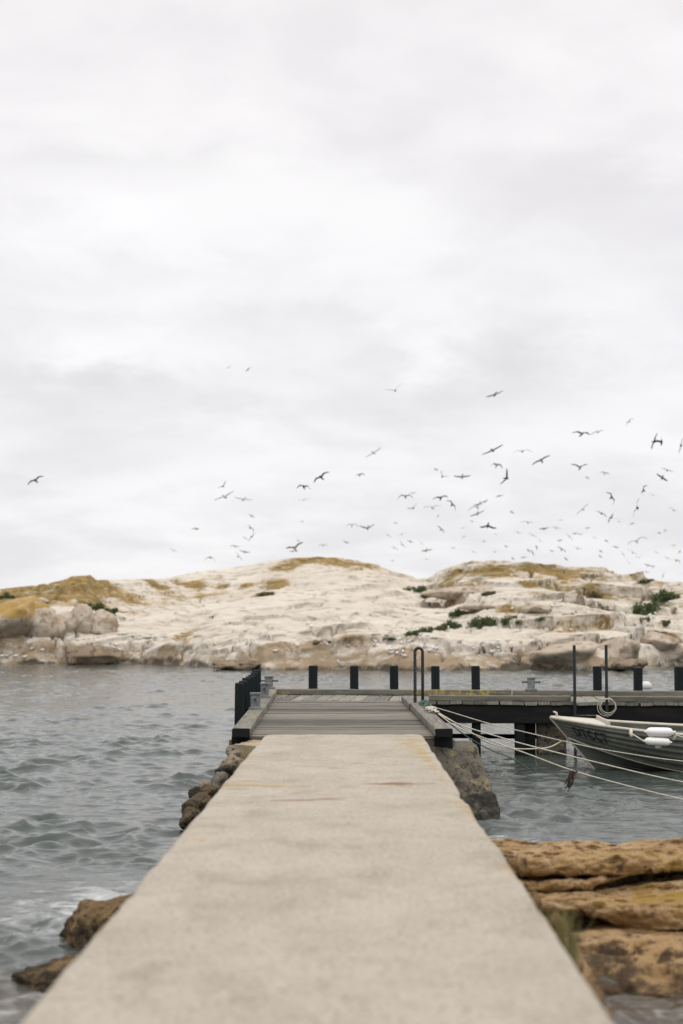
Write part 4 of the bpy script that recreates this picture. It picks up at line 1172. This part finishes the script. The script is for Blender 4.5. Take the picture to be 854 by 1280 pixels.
# ribbed foredeck
mb = MB()
nb = 26
UD = 0.20
rows = []
for k in range(nb * 2 + 1):
    u = UD * (0.02 + 0.98 * k / (nb * 2))
    a = hull_pt(u, 1, 1); b = hull_pt(u, 1, -1)
    zz = 0.012 + (0.012 if k % 2 else 0.0)
    rows.append([(a[0], a[1] + (b[1] - a[1]) * t, a[2] + zz + 0.07 * bs(u) * 4 * t * (1 - t) * 0.5) for t in np.linspace(0, 1, 9)])
V = np.array(rows)
fdk = link('foredeck', mesh_np('foredeck', V.reshape(-1, 3), grid_faces(*V.shape[:2])[:, ::-1], [M['deckwhite']]), boat)
# coaming at the after edge of the foredeck, bow fitting, thwarts
a = Vector(hull_pt(UD, 1, 1)); b = Vector(hull_pt(UD, 1, -1))
mb = MB(); mb.beam(a + Vector((0.01, 0, 0.05)), b + Vector((0.01, 0, 0.05)), 0.03, 0.10, 0.006, 4); mb.build('coaming', [M['hulltrim']], fdk)
mb = MB(); mb.beam((0.02, 0, H0 + 0.015), (0.16, 0, H0 + 0.012), 0.09, 0.03, 0.006, 1); mb.tube([(0.10, -0.03, H0 + 0.02), (0.09, -0.03, H0 + 0.085), (0.05, 0, H0 + 0.10), (0.09, 0.03, H0 + 0.085), (0.10, 0.03, H0 + 0.02)], 0.017, 8)
mb.build('bow_fitting', [M['deckwhite']], fdk)
for u in (0.38, 0.62):
    a = Vector(hull_pt(u, 0.62, 1)); b = Vector(hull_pt(u, 0.62, -1))
    mb = MB(); mb.beam(a, b, 0.26, 0.04, 0.01, 2); mb.build('thwart', [M['hulltrim']], boat)
a = Vector(hull_pt(0.40, 1, 1)); 
for u in (0.345, 0.50):
    a = Vector(hull_pt(u, 0.93, 1, 0.03)); mb = MB(); mb.beam(a + Vector((-0.04, 0, 0)), a + Vector((0.04, 0, 0)), 0.03, 0.075, 0.006, 1); mb.build('cleat', [M['deckwhite']], NEAR[1, 'g'])

def lettering(txt, u0, u1, w0, w1):
    """condensed block capitals laid onto the curved side of the hull"""
    cu = bpy.data.curves.new('bow_letters', 'FONT'); cu.body = txt; cu.space_character = 1.18; cu.offset = 0.022
    to = bpy.data.objects.new('tmp_text', cu); COL.objects.link(to)
    bpy.context.view_layer.update()
    me = bpy.data.meshes.new_from_object(to.evaluated_get(bpy.context.evaluated_depsgraph_get()))
    bpy.data.objects.remove(to)
    bm = bmesh.new(); bm.from_mesh(me)
    bmesh.ops.remove_doubles(bm, verts=bm.verts[:], dist=1e-5)
    bmesh.ops.triangulate(bm, faces=bm.faces[:])
    bmesh.ops.subdivide_edges(bm, edges=bm.edges[:], cuts=3, use_grid_fill=True)
    xs = [q.co.x for q in bm.verts]; ys = [q.co.y for q in bm.verts]
    x0_, x1_, y0_, y1_ = min(xs), max(xs), min(ys), max(ys)
    for q in bm.verts:
        a_ = (q.co.x - x0_) / (x1_ - x0_); b_ = (q.co.y - y0_) / (y1_ - y0_)
        w = w0 + (w1 - w0) * b_
        u = u0 + (u1 - u0) * a_
        q.co = Vector(hull_pt(u, w, 1, 0.052))
    m2 = bpy.data.meshes.new('bow_letters'); bm.to_mesh(m2); bm.free()
    m2.materials.append(M['lettering'])
    link('bow_letters', m2, NEAR[1])
lettering('DTCCT', 0.052, 0.172, 0.36, 0.74)

# two fenders hung on the near side
def fender_mesh():
    prof = [(0, -0.32), (0.022, -0.32), (0.026, -0.285), (0.05, -0.27), (0.085, -0.235), (0.098, -0.18), (0.1, -0.06), (0.1, 0.06), (0.098, 0.18), (0.085, 0.235), (0.05, 0.27), (0.026, 0.285), (0.022, 0.32), (0, 0.32)]
    n = 20; v = []; f = []
    for r_, x_ in prof:
        for i in range(n):
            a = 2 * math.pi * i / n; v.append((x_, r_ * math.cos(a), r_ * math.sin(a)))
    for k in range(len(prof) - 1):
        for i in range(n):
            f.append((k*n+i, k*n+(i+1) % n, (k+1)*n+(i+1) % n, (k+1)*n+i))
    return mesh_np('fender', v, f, [M['fender']], True)
FM = fender_mesh()
yn = 23.32
fu, fl = P(824.5, 915, yn), P(822, 927, yn - 0.02)
o = link('fender', FM, None, fu, (0, rad(1), 0), 'upper of the two white fenders hanging on the dinghy side', 'fender', 'white fenders on the dinghy'); o.scale = (0.78, 0.74, 0.74)
o = link('fender', FM, None, fl, (0, rad(3), 0), 'lower of the two white fenders hanging on the dinghy side', 'fender', 'white fenders on the dinghy'); o.scale = (0.74, 0.66, 0.66)
# cords holding the fenders
def adopt(o):
    o.parent = boat
    o.matrix_parent_inverse = (Matrix.Translation(boat.location) @ boat.rotation_euler.to_matrix().to_4x4()).inverted()
mb = MB()
mb.tube([P(789, 917, 23.55), P(796, 921, 23.4), P(805, 926.5, 23.32), fl + Vector((-0.23, 0, 0))], 0.012, 6)
mb.tube([P(789, 912, 23.6), P(788.5, 917, 23.53), P(790, 921, 23.5)], 0.03, 6)
adopt(mb.build('fender_cord', [M['rope']], None, True))
mb = MB()
mb.tube([fu + Vector((0.245, 0, 0)), P(845, 919, 23.35), P(856, 922.5, 23.38), P(880, 925, 23.4), P(905, 922, 23.46)], 0.012, 6)
mb.tube([P(843, 914, 23.4), P(844, 920, 23.36), P(842, 925, 23.36)], 0.026, 6)
adopt(mb.build('fender_cord', [M['rope']], None, True))

# ------------------------------------------------------------------ ropes
def spline(pts, n=40):
    pts = [Vector(p) for p in pts]; out_ = []
    ex = [pts[0] * 2 - pts[1]] + pts + [pts[-1] * 2 - pts[-2]]
    for i in range(len(pts) - 1):
        p0, p1, p2, p3 = ex[i:i + 4]
        for k in range(n):
            t = k / n
            out_.append(0.5 * ((2 * p1) + (p2 - p0) * t + (2 * p0 - 5 * p1 + 4 * p2 - p3) * t * t + (3 * p1 - p0 - 3 * p2 + p3) * t ** 3))
    return out_ + [pts[-1]]
def rope(pts, r, lab, m='rope', n=14, group='mooring ropes off the walkway'):
    mb = MB(); mb.tube(spline(pts, n), r * 0.78, 6)
    mb.build('mooring_rope', [M[m]], None, True, label=lab, cat='rope', group=group)
kn = P(552, 893.5, 21.6)
xo = XRo + 0.03
tie = Vector((xo, 21.6, 0.10))
rope([Vector((xo, 23.2, 0.13)), P(560, 889, 23.2), P(610, 904, 23.0), P(660, 916, 22.9), P(705, 926.5, 22.8), P(758, 937.5, 22.7), P(854, 951.5, 22.5), P(1000, 963, 22.2)], 0.011, 'topmost pale mooring rope, crossing the dinghy bow')
rope([Vector((xo, 21.9, 0.12)), P(575, 906, 21.7), P(620, 920, 21.6), P(660, 931.5, 21.5), P(740, 951.5, 21.4), P(854, 977.5, 21.2), P(1010, 1002, 21.0)], 0.013, 'middle white mooring rope running low to the right edge')
rope([Vector((xo, 21.5, 0.12)), P(572, 909, 21.3), P(620, 928, 21.2), P(660, 942.5, 21.0), P(717, 963.5, 20.8), P(780, 981, 20.6), P(842, 996.5, 20.4), P(900, 1010, 20.2)], 0.012, 'lowest white mooring rope dipping into the water')
rope([Vector((xo, 22.4, 0.12)), P(585, 913, 22.6), P(612, 929, 22.9), P(642, 935.5, 23.3), P(668, 936, 23.7), P(687, 934, 24.0), P(703, 926, 24.28)], 0.014, 'slack pale rope hanging to the eye on the dinghy bow')
rope([Vector((xo, 22.2, 0.14)), P(557, 899, 21.9), P(572, 912, 21.9), P(592, 926, 22.0), P(615, 938, 22.2), P(640, 948, 22.4), P(662, 962, 22.5)], 0.012, 'dark green mooring rope slanting into the water', 'ropegreen')
# tangle of rope heaped on the edge beam
r_ = random.Random(9)
for nm, y0_, y1_, m_, lab, rs_ in (('rope_tangle', 21.3, 22.6, 'rope', 'tangle of pale rope heaped on the right edge beam', 0.010), ('rope_tangle', 22.6, 24.2, 'ropegreen', 'tangle of green rope heaped beside the iron hoop', 0.011)):
    mb = MB()
    for k in range(7):
        yy = r_.uniform(y0_, y1_); pts = []
        for j in range(9):
            pts.append((XRo + r_.uniform(-0.10, 0.05), yy + r_.uniform(-0.3, 0.3), 0.125 + r_.uniform(0, 0.05) ))
        mb.tube(spline(pts, 6), rs_, 5)
    mb.build(nm, [M[m_]], None, True, label=lab, cat='rope')
# coil hung on the right ladder pole
cq = ORG + EX * lx1 + EY * (LY - 0.03); cz = P(758, 884.5, cq.y).z
mb = MB()
for k, (rr1, ox_, oz_) in enumerate(((0.165, -0.01, 0.0), (0.15, 0.015, 0.012), (0.135, 0.02, 0.03))):
    mb.tube([cq + EX * (ox_ + rr1 * math.sin(a)) + EY * (-0.012 * k) + Vector((0, 0, cz - cq.z + oz_ + rr1 * math.cos(a) * 0.95)) for a in np.linspace(0, 2 * math.pi, 30)], 0.008, 5, cap=False)
mb.tube([cq + EX * x_ + EY * -0.02 + Vector((0, 0, cz + 0.16 + z_)) for x_, z_ in ((-0.20, 0.03), (-0.08, 0.0), (0.05, 0.012), (0.10, -0.01))], 0.009, 5)
mb.build('rope_coil', [M['rope']], None, True, label='coil of pale rope hung on the right ladder pole', cat='rope')
# rusty kelp snagged on the lowest rope
k0 = P(717.5, 964, 20.8); mb = MB()
for k in range(9):
    e1 = P(707 + r_.uniform(-1, 4), 989 + r_.uniform(-10, 1), 20.8)
    mb.tube(spline([k0 + Vector((r_.uniform(-.05, .05), r_.uniform(-.02, .02), 0.01)), k0.lerp(e1, 0.5) + Vector((r_.uniform(-.03, .03), r_.uniform(-.03, .03), 0)), e1], 5), [0.014] * 5 + [0.012] * 3 + [0.007] * 3, 5)
mb.build('kelp_strand', [M['kelp']], None, True, label='rust-brown strand of kelp hanging from the lowest rope', cat='kelp')
# white buoy afloat beyond the pier
v, f = rock_shape(2, (0.24, 0.22, 0.2), 3, 3, 0.0, 0.0, 0.0)
q = P(807.5, 857, 40.0)
link('mooring_buoy', mesh_np('mooring_buoy', v, f, [M['buoy']], True), None, (PZ(807.5, 861, ZW).x, PZ(807.5, 861, ZW).y, ZW + 0.1), (0, 0, 0), 'white round buoy afloat beyond the pier between two right-hand posts', 'buoy')

# ================================================================== GULLS
def gull_mesh(d_in, d_out, sweep, mt, body=1.0):
    """one continuous bird: body lofted tail to bill, wings raised d_in at the shoulder and d_out past the wrist (degrees); span about 1.1 m"""
    v = []; f = []
    prof = [(-0.27, 0.004, .0), (-0.24, 0.035, .0), (-0.16, 0.030, .0), (-0.06, 0.055, -.004), (0.03, 0.064, -.006), (0.10, 0.050, 0), (0.145, 0.038, .012), (0.185, 0.037, .016), (0.215, 0.024, .012), (0.235, 0.009, .008), (0.275, 0.003, .002)]
    n = 8
    for y_, r_0, z_ in prof:
        for i in range(n):
            a = 2 * math.pi * i / n
            fl = 0.35 if y_ < -0.2 else 1.0
            wd = 1.6 if y_ < -0.2 else 1.0
            v.append((r_0 * wd * math.cos(a) * body, y_, z_ + r_0 * fl * math.sin(a) * body))
    for k in range(len(prof) - 1):
        for i in range(n):
            f.append((k*n+i, k*n+(i+1) % n, (k+1)*n+(i+1) % n, (k+1)*n+i))
    for s_ in (-1, 1):
        st = []
        x = 0.03; z = 0.03; yc = 0.06
        segs = [(0.0, 0.15, d_in, 0), (0.11, 0.145, d_in, .1), (0.12, 0.135, d_in, .12), (0.12, 0.11, d_out, -sweep * .6), (0.11, 0.09, d_out, -sweep), (0.08, 0.025, d_out, -sweep * 1.3)]
        for L, c, dih, sw in segs:
            x += L * math.cos(rad(dih)); z += L * math.sin(rad(dih)); yc += L * sw
            st.append((x, yc, z, c))
        o = len(v)
        for (x, y_, z, c) in st:
            th = c * 0.06
            v += [(s_ * x, y_ + c * 0.5, z), (s_ * x, y_ + c * 0.1, z + th), (s_ * x, y_ - c * 0.6, z), (s_ * x, y_ + c * 0.1, z - th * 0.5)]
        for k in range(len(st) - 1):
            for i in range(4):
                f.append((o+k*4+i, o+k*4+(i+1) % 4, o+k*4+4+(i+1) % 4, o+k*4+4+i))
        f.append(tuple(o + (len(st)-1)*4 + i for i in range(4)))
    return mesh_np('gull', v, f, [M[mt]], False)
POSE = {'g': (18, -8, .5), 'v': (32, 20, .3), 'n': (14, -34, .7), 'f': (4, 0, .3), 'd': (-22, -40, .8), 'u': (52, 40, .4)}
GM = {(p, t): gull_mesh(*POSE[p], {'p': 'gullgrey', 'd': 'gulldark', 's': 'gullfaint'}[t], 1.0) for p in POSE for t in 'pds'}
# px, py, span px, slope in degrees (anticlockwise), pose, tone, label (None: one of the indistinct small birds)
FLY = [
 (45, 601, 20, 28, 'g', 'd', 'lone dark gull gliding far to the left of the flock'),
 (286, 459, 9, 30, 'f', 'p', 'faint gull, left one of a tiny pair high above the others'),
 (310, 462, 9, 40, 'n', 'p', 'faint gull, right one of a tiny pair high above the others'),
 (494, 488, 27, 25, 'v', 'p', 'pale gull gliding highest above the walkway, wings in a shallow V'),
 (619, 493, 26, 28, 'f', 'p', 'pale gull banking highest on the right, above the shrub strip'),
 (467, 566, 24, 28, 'f', 'p', 'pale gull tilted right-up, midway between the highest gull and the islet'),
 (616, 563, 30, 18, 'f', 'p', 'long-winged pale gull directly below the highest right-hand gull'),
 (450, 594, 15, 28, 'n', 'p', 'small pale gull below the tilted gull over the central dome'),
 (621, 582, 19, 8, 'n', 'p', 'pale gull with drooped wings under the long-winged gull'),
 (545.5, 587, 7, 10, 'g', 'p', 'tiny gull touching the dark banking bird from above'),
 (553, 596, 15, -35, 'u', 'd', 'dark bird seen side-on with raised wings above the iron hoop'),
 (578, 596, 22, 3, 'g', 'p', 'pale level gull right of the side-on dark bird'),
 (633, 598, 21, 62, 'v', 'd', 'dark steeply banked bird above the tallest strip shrub'),
 (507, 621, 23, -2, 'n', 'p', 'faint level gull left of the dark hoop-side birds'),
 (516, 617, 10, 5, 'g', 'p', 'tiny faint gull just over the faint level gull'),
 (551, 623, 18, 18, 'g', 'd', 'dark gull gliding just left of the bird with drooped wing'),
 (565, 631, 16, -58, 'n', 'd', 'dark bird with one wing drooped straight down over the saddle'),
 (517, 635, 17, 32, 'v', 'p', 'pale gull rising to the right over the saddle'),
 (541, 635, 26, 2, 'g', 'p', 'pale level gull below the dark gliding gull'),
 (597, 634, 27, 28, 'g', 'p', 'lower pale gull of the crossing trio above the right dome'),
 (601, 629, 17, 26, 'f', 'd', 'dark upper gull of the crossing trio above the right dome'),
 (597, 642, 22, 30, 'f', 'p', 'lowest pale gull of the trio, parallel to the other two'),
 (624, 620, 11, 15, 'n', 'p', 'small gull right of the crossing trio'),
 (440, 657, 19, 8, 'n', 'p', 'faint gull left of the V-winged gull over the central dome'),
 (460, 660, 22, 16, 'v', 'p', 'pale V-winged gull over the right shoulder of the central dome'),
 (610, 657, 21, -4, 'd', 'd', 'dark bird with both wings drooped, above the right dome'),
 (533, 688, 17, 24, 'n', 'p', 'pale gull skimming low over the saddle'),
 (727, 543, 26, 4, 'g', 'p', 'pale level gull, left of a touching pair high on the right'),
 (747, 540, 21, 16, 'n', 'p', 'pale tilted gull, right of a touching pair high on the right'),
 (787, 527, 14, 38, 'n', 'p', 'topmost small gull near the right edge'),
 (819, 552, 19, 66, 'f', 'd', 'dark steeply banked bird, left of a touching pair near the right edge'),
 (827, 553, 21, 42, 'u', 'd', 'dark bird with wings in a V, right of a touching pair, upper right'),
 (851.5, 557, 17, 75, 'f', 'd', 'dark bird cut by the right edge of the picture'),
 (653, 564, 28, 8, 'n', 'p', 'pale gull with arched wings right of the long-winged gull'),
 (677, 576, 26, 20, 'f', 'p', 'pale tilted gull below the arched-wing gull'),
 (725, 585, 24, 3, 'v', 'p', 'pale gull with shallow raised wings in the middle of the right flock'),
 (756, 592, 12, -10, 'g', 'p', 'tiny faint gull right of the gull with shallow raised wings'),
 (834, 588, 14, -16, 'g', 'd', 'dark bird gliding just above the drooped-wing bird near the right edge'),
 (828, 597, 16, -52, 'n', 'd', 'dark bird with a drooped wing below the edge pair'),
 (805, 613, 16, 80, 'n', 'd', 'dark bird banked on edge right of the middle of the right flock'),
 (816, 619, 15, -16, 'g', 'p', 'pale gull touching the dark bird banked on edge'),
 (764, 622, 17, -68, 'n', 'd', 'dark bird with wing hanging down, middle of the right flock'),
 (797, 635, 23, 72, 'g', 'd', 'largest dark steeply banked bird low in the right flock'),
 (729, 637, 21, 45, 'f', 'p', 'grey gull banking up to the right at the left of the dark group'),
 (752, 642, 15, -20, 'n', 'd', 'dark bird gliding left-down beside the low banking one'),
 (764, 647, 15, 52, 'n', 'd', 'dark bird banking right-up lowest in the dark group'),
 (774, 652, 12, -58, 'f', 'p', 'small pale gull slanting down under the dark group'),
 (660, 653, 22, -8, 'n', 'p', 'pale arched gull left of the dark head-on bird'),
 (680, 661, 11, 2, 'g', 'd', 'small dark bird flying head-on above the ochre dome'),
 (796, 677, 26, 24, 'g', 'p', 'long pale gull tilted right-up low at the right'),
 (807, 673, 14, -32, 'n', 'p', 'pale gull touching the tip of the long tilted gull'),
 (791, 691, 18, -36, 'n', 'p', 'pale gull slanting down below the long tilted gull'),
 (842, 638, 17, -38, 'n', 'p', 'faint slanting gull close to the right edge'),
 (279, 608, 13, 36, 'v', 'd', 'small dark gull, upper one of the left trio'),
 (281, 621, 29, 14, 'g', 'p', 'long-winged gull, lower left of the left trio'),
 (305, 624, 26, 3, 'f', 'p', 'pale level gull, right one of the left trio'),
 (402, 597, 21, 24, 'g', 'd', 'dark gull, upper right of the pair above the central dome'),
 (380, 609, 18, -16, 'n', 'd', 'dark gull, lower left of the pair above the central dome'),
 (380, 625, 14, 14, 'g', 'p', 'small pale gull below the dark pair above the central dome'),
 (313, 660, 13, -36, 'n', 'd', 'dark bird, upper one of two over the left flank of the dome'),
 (315, 671, 13, 52, 'n', 'd', 'dark bird, lower one of two over the left flank of the dome'),
 (307, 673, 11, -32, 'n', 'p', 'pale gull left of the two dark birds over the dome flank'),
 (263, 697, 17, -6, 'd', 'p', 'pale gull with drooped wings just over the left skyline'),
 (369, 686, 26, 10, 'v', 'p', 'pale V-winged gull skimming the central dome top'),
 (404, 682, 15, 0, 'n', 'p', 'pale level gull over the right end of the central dome top')]
L1 = 'tiny faint gull low over the saddle between the two domes'
L2 = 'tiny faint gull low over the right-hand slope'
L3 = 'tiny faint gull low over the left flank of the central dome'
SMALL = [(548, 645, 6, 20, L1), (495, 654, 7, -40, L1), (485, 669, 12, -30, L1), (502, 668, 12, 10, L1), (503, 681, 12, -42, L1), (513, 677, 10, -32, L1), (527, 679, 10, -60, L1), (493, 685, 12, -18, L1), (491, 701, 7, -20, L1), (533, 699, 10, -15, L1),
         (567, 685, 7, -20, L1), (551, 662, 13, -52, L1), (433, 678, 9, -8, L1),
         (605, 677, 7, -20, L2), (619, 690, 8, -10, L2), (695, 660, 14, -12, L2), (648, 666, 12, -20, L2), (666, 669, 13, -28, L2), (719, 667, 10, 10, L2), (726, 668, 8, -10, L2), (712, 671, 12, -50, L2), (779, 693, 11, -62, L2), (824, 666, 8, 10, L2), (832, 663, 8, 20, L2),
         (661, 688, 8, -10, L2), (666, 691, 9, -60, L2), (671, 684, 8, -40, L2), (702, 687, 13, -40, L2), (722, 686, 12, -15, L2), (751, 689, 7, 10, L2), (751, 696, 6, -10, L2), (708, 699, 7, -10, L2), (690, 689, 6, 0, L2), (810, 707, 10, -25, L2), (817, 708, 8, 0, L2), (808, 715, 11, -8, L2), (834, 698, 10, -15, L2), (579, 660, 9, 10, L2), (590, 652, 8, -30, L2), (640, 640, 8, 5, L2), (744, 672, 9, -20, L2), (735, 660, 8, 25, L2), (770, 684, 9, -15, L2), (758, 676, 8, 0, L2), (786, 703, 9, -40, L2), (799, 697, 9, 15, L2), (641, 698, 8, -10, L2), (655, 697, 9, 20, L2), (675, 676, 9, -35, L2), (633, 683, 8, 10, L2), (620, 668, 9, -20, L2), (580, 671, 9, 30, L2), (592, 690, 9, -25, L2), (701, 650, 9, 10, L2), (842, 682, 9, -10, L2), (850, 690, 8, 20, L2), (820, 690, 9, -30, L2), (790, 655, 9, 15, L2), (700, 676, 9, 20, L2), (846, 701, 12, -10, L2), (829, 720, 12, 75, L2), (734, 597, 5, 0, L2),
         (315, 645, 5, 0, L3), (245, 661, 12, -18, L3), (217, 688, 12, -35, L3), (294, 683, 14, -10, L3), (306, 690, 14, -10, L3), (298, 696, 16, -40, L3), (378, 652, 5, 0, L3), (373, 676, 11, -38, L3), (366, 689, 9, -10, L3)]
gr = random.Random(12)
def fly(px, py, span, slope, pose, tone, lab, group):
    S_ = 0.95 if tone == 'd' else 1.12
    big = max(span, 8.5)
    d = min(max(F_PX * S_ / big, 55.0), 150.0)
    head = gr.uniform(-25, 25) + gr.choice((0, 180))
    sc = 1.0
    if span < 8.5: head = 50 + gr.uniform(-10, 10)
    q = P(px, py, d)
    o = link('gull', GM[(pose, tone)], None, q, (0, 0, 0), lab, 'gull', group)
    mt_ = Matrix.Rotation(rad(-slope), 4, 'Y') @ Matrix.Rotation(rad(gr.choice((-1, 1)) * gr.uniform(16, 38)), 4, 'X') @ Matrix.Rotation(rad(head), 4, 'Z')
    o.rotation_euler = mt_.to_euler()
    wspan = F_PX * S_ / d
    k = min(1.0, max(span / wspan, 0.7)) * sc
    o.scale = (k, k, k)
for (px, py, sp, sl, po, to_, lab) in FLY: fly(px, py, sp, sl, po, to_, lab, 'gulls flying over the islet')

def resting_mesh(mt_body):
    v = []; f = []
    prof = [(-0.23, 0.012, 0.17), (-0.17, 0.035, 0.165), (-0.08, 0.075, 0.15), (0.0, 0.088, 0.15), (0.07, 0.075, 0.165), (0.115, 0.048, 0.20), (0.135, 0.042, 0.235), (0.16, 0.042, 0.262), (0.195, 0.022, 0.262), (0.24, 0.004, 0.252)]
    n = 8
    for y_, r_0, z_ in prof:
        for i in range(n):
            a = 2 * math.pi * i / n; v.append((r_0 * math.cos(a), y_, z_ + r_0 * math.sin(a)))
    for k in range(len(prof) - 1):
        for i in range(n): f.append((k*n+i, k*n+(i+1) % n, (k+1)*n+(i+1) % n, (k+1)*n+i))
    mi = [0] * len(f)
    for q in range(len(f)):
        k, i = divmod(q, n)
        if k < 5 and 0 <= i < 4: mi[q] = 1
        if k == 8: mi[q] = 2
    for s_ in (-1, 1):
        o = len(v); w = 0.006
        for z_ in (-0.02, 0.10): v += [(s_*0.03 - w, -w, z_), (s_*0.03 + w, -w, z_), (s_*0.03 + w, w, z_), (s_*0.03 - w, w, z_)]
        for i in range(4): f.append((o+i, o+(i+1) % 4, o+4+(i+1) % 4, o+4+i)); mi.append(2)
    return mesh_np('resting_gull', v, f, [M['gull'], M[mt_body], M['bill']], True, mi)
RM = [resting_mesh('gull'), resting_mesh('gullgrey'), resting_mesh('gulldark')]
C1 = 'white gull in the cluster on the shore slab left of and under the iron hoop'
C2 = 'white gull in the cluster on the shore slab right of the iron hoop'
C3 = 'white gull standing among the shrubs on the right-hand slope'
C4 = 'white gull low on the shore rocks at the far left'
C5 = 'white gull sitting in the row on the dark overhanging boulder'
C6 = 'white gull scattered on the smooth central slab'
C7 = 'white gull scattered on the upper right-hand rocks'
REST = [(490, 813, C1), (495, 812.5, C1), (503.5, 804.5, C1), (504, 811, C1), (504, 816, C1), (505, 821, C1), (490, 817, C1), (496, 818, C1), (499, 800, C1), (468, 807, C1), (469, 803, C1), (446, 808, C1), (435, 808, C1), (512, 803, C1), (515, 812, C1),
        (531, 806, C2), (532, 810, C2), (538, 814.5, C2), (541, 811, C2), (546, 808, C2), (546.3, 812, C2), (530, 802, C2), (611, 804.5, C2), (615, 806, C2), (612.5, 814.5, C2), (616, 816, C2), (622.6, 811, C2), (622.6, 815, C2), (600, 806, C2), (576, 803, C2), (567, 811, C2), (635, 803, C2), (623, 802, C2), (651, 804, C2), (592, 812, C2), (583, 808, C2),
        (769, 770, C3), (773, 773, C3), (778, 768, C3), (783, 766, C3), (788, 772, C3), (803, 778, C3), (804, 785, C3), (817, 773, C3), (820, 768, C3), (834, 756, C3), (838, 753, C3), (800, 798, C3), (790, 801, C3), (780, 798, C3), (665, 778, C3), (677, 775, C3), (694, 774, C3), (658, 783, C3), (560, 786, C3), (588, 788, C3), (535, 797, C3), (526, 795, C3), (812, 770, C3), (846, 760, C3), (710, 778, C3), (640, 785, C3),
        (9, 821, C4), (20, 821, C4), (31, 822, C4), (3, 821, C4), (40, 812, C4), (54, 813.5, C4), (145, 807, C4), (148.5, 813, C4), (138, 804.5, C4), (179, 808, C4), (185, 809.5, C4), (13, 818, C4),
        (102, 810.5, C5), (108, 808.5, C5), (114.5, 809, C5), (121, 808.5, C5),
        (401, 807.5, C6), (409, 807, C6), (372, 808, C6), (389, 784, C6), (269, 806, C6), (385, 780, C6), (345, 815, C6), (450, 780, C6), (472, 770, C6),
        (530, 752, C7), (560, 745, C7), (610, 735, C7), (655, 757, C7), (700, 752, C7), (720, 765, C7), (668, 745, C7), (690, 758, C7), (735, 772, C7), (640, 762, C7), (755, 760, C7), (785, 745, C7), (742, 735, C7), (640, 720, C7), (600, 722, C7), (685, 730, C7), (760, 775, C7), (840, 735, C7)]
DARKR = [(643, 823, 'dark bird resting on the shore rock above the lone pier bollard'), (705.7, 821, 'dark bird resting on the shore slab left of the ladder poles'), (740, 805, 'dark bird resting between the two ladder poles, on the slab above'), (753, 785, 'dark bird upright on the slope above the right ladder pole')]
ORD = ['first', 'second', 'third', 'fourth', 'fifth', 'sixth', 'seventh', 'eighth', 'ninth', 'tenth', 'eleventh', 'twelfth', 'thirteenth', 'fourteenth', 'fifteenth', 'sixteenth', 'seventeenth', 'eighteenth', 'nineteenth', 'twentieth']
def ordered(rows, key):          # rows with a shared place phrase get 'nth from the left'
    by = {}
    for r in rows: by.setdefault(key(r), []).append(r)
    o_ = {}
    for k_, lst in by.items():
        lst.sort(key=lambda r: (r[0], r[1]))
        for n_, r in enumerate(lst): o_[id(r)] = ORD[n_] + k_
    return o_
RK = {C1: lambda x, y: ' from left of the cluster left of the iron hoop',
      C2: lambda x, y: ' from left of the cluster right of the iron hoop' if x < 555 else ' from left of those above the middle posts',
      C3: lambda x, y: ' from left among the shrubs at right' if x > 760 else ' from left along the green shrub strip',
      C4: lambda x, y: ' from left of those low on the left shore',
      C5: lambda x, y: ' from left on the dark overhanging boulder',
      C6: lambda x, y: ' from left on the smooth central slab',
      C7: lambda x, y: ' from left on the rocks below the right dome' if x < 690 else ' from left on the upper rocks at right'}
RLAB = ordered(REST, lambda r: RK[r[2]](r[0], r[1]))
for r_ in REST:
    px, py, lab = r_[0], r_[1], 'white resting gull, ' + RLAB[id(r_)]
    q = hit(px, py + 1.5)
    o = link('gull', RM[gr.choice((0, 0, 0, 1))], None, (q.x, q.y, q.z), (0, 0, gr.uniform(0, 6.28)), lab, 'gull', 'gulls resting on the islet'); o.scale = (0.8,) * 3
for (px, py, lab) in DARKR:
    q = hit(px, py + 2.0)
    o = link('gull', RM[2], None, (q.x, q.y, q.z), (0, 0, gr.uniform(0, 6.28)), lab, 'gull', 'gulls resting on the islet'); o.scale = (1.0,) * 3
q = hit(428, 836)
o = link('gull', RM[1], None, (q.x, q.y + 0.05, q.z), (0, 0, 1.9), 'white-headed gull standing at the waterline between the first two back posts', 'gull', 'gulls resting on the islet'); o.scale = (1.5,) * 3

SK = {L1: lambda x, y: ' from left over the central dome shoulder' if x < 510 else ' from left over the saddle between domes',
      L2: lambda x, y: (' from left over the left flank of the right dome' if x < 640 else ' from left over the right dome top') if x < 690 else (' from left over the ochre end of the right dome' if x < 765 else ' from left low near the right edge'),
      L3: lambda x, y: ' from left low over the left half'}
SLAB = ordered(SMALL, lambda r: SK[r[4]](r[0], r[1]))
for r_ in SMALL:
    fly(r_[0], r_[1], r_[2], r_[3], gr.choice('gnfn'), 's', 'tiny faint flying gull, ' + SLAB[id(r_)], 'gulls flying over the islet')
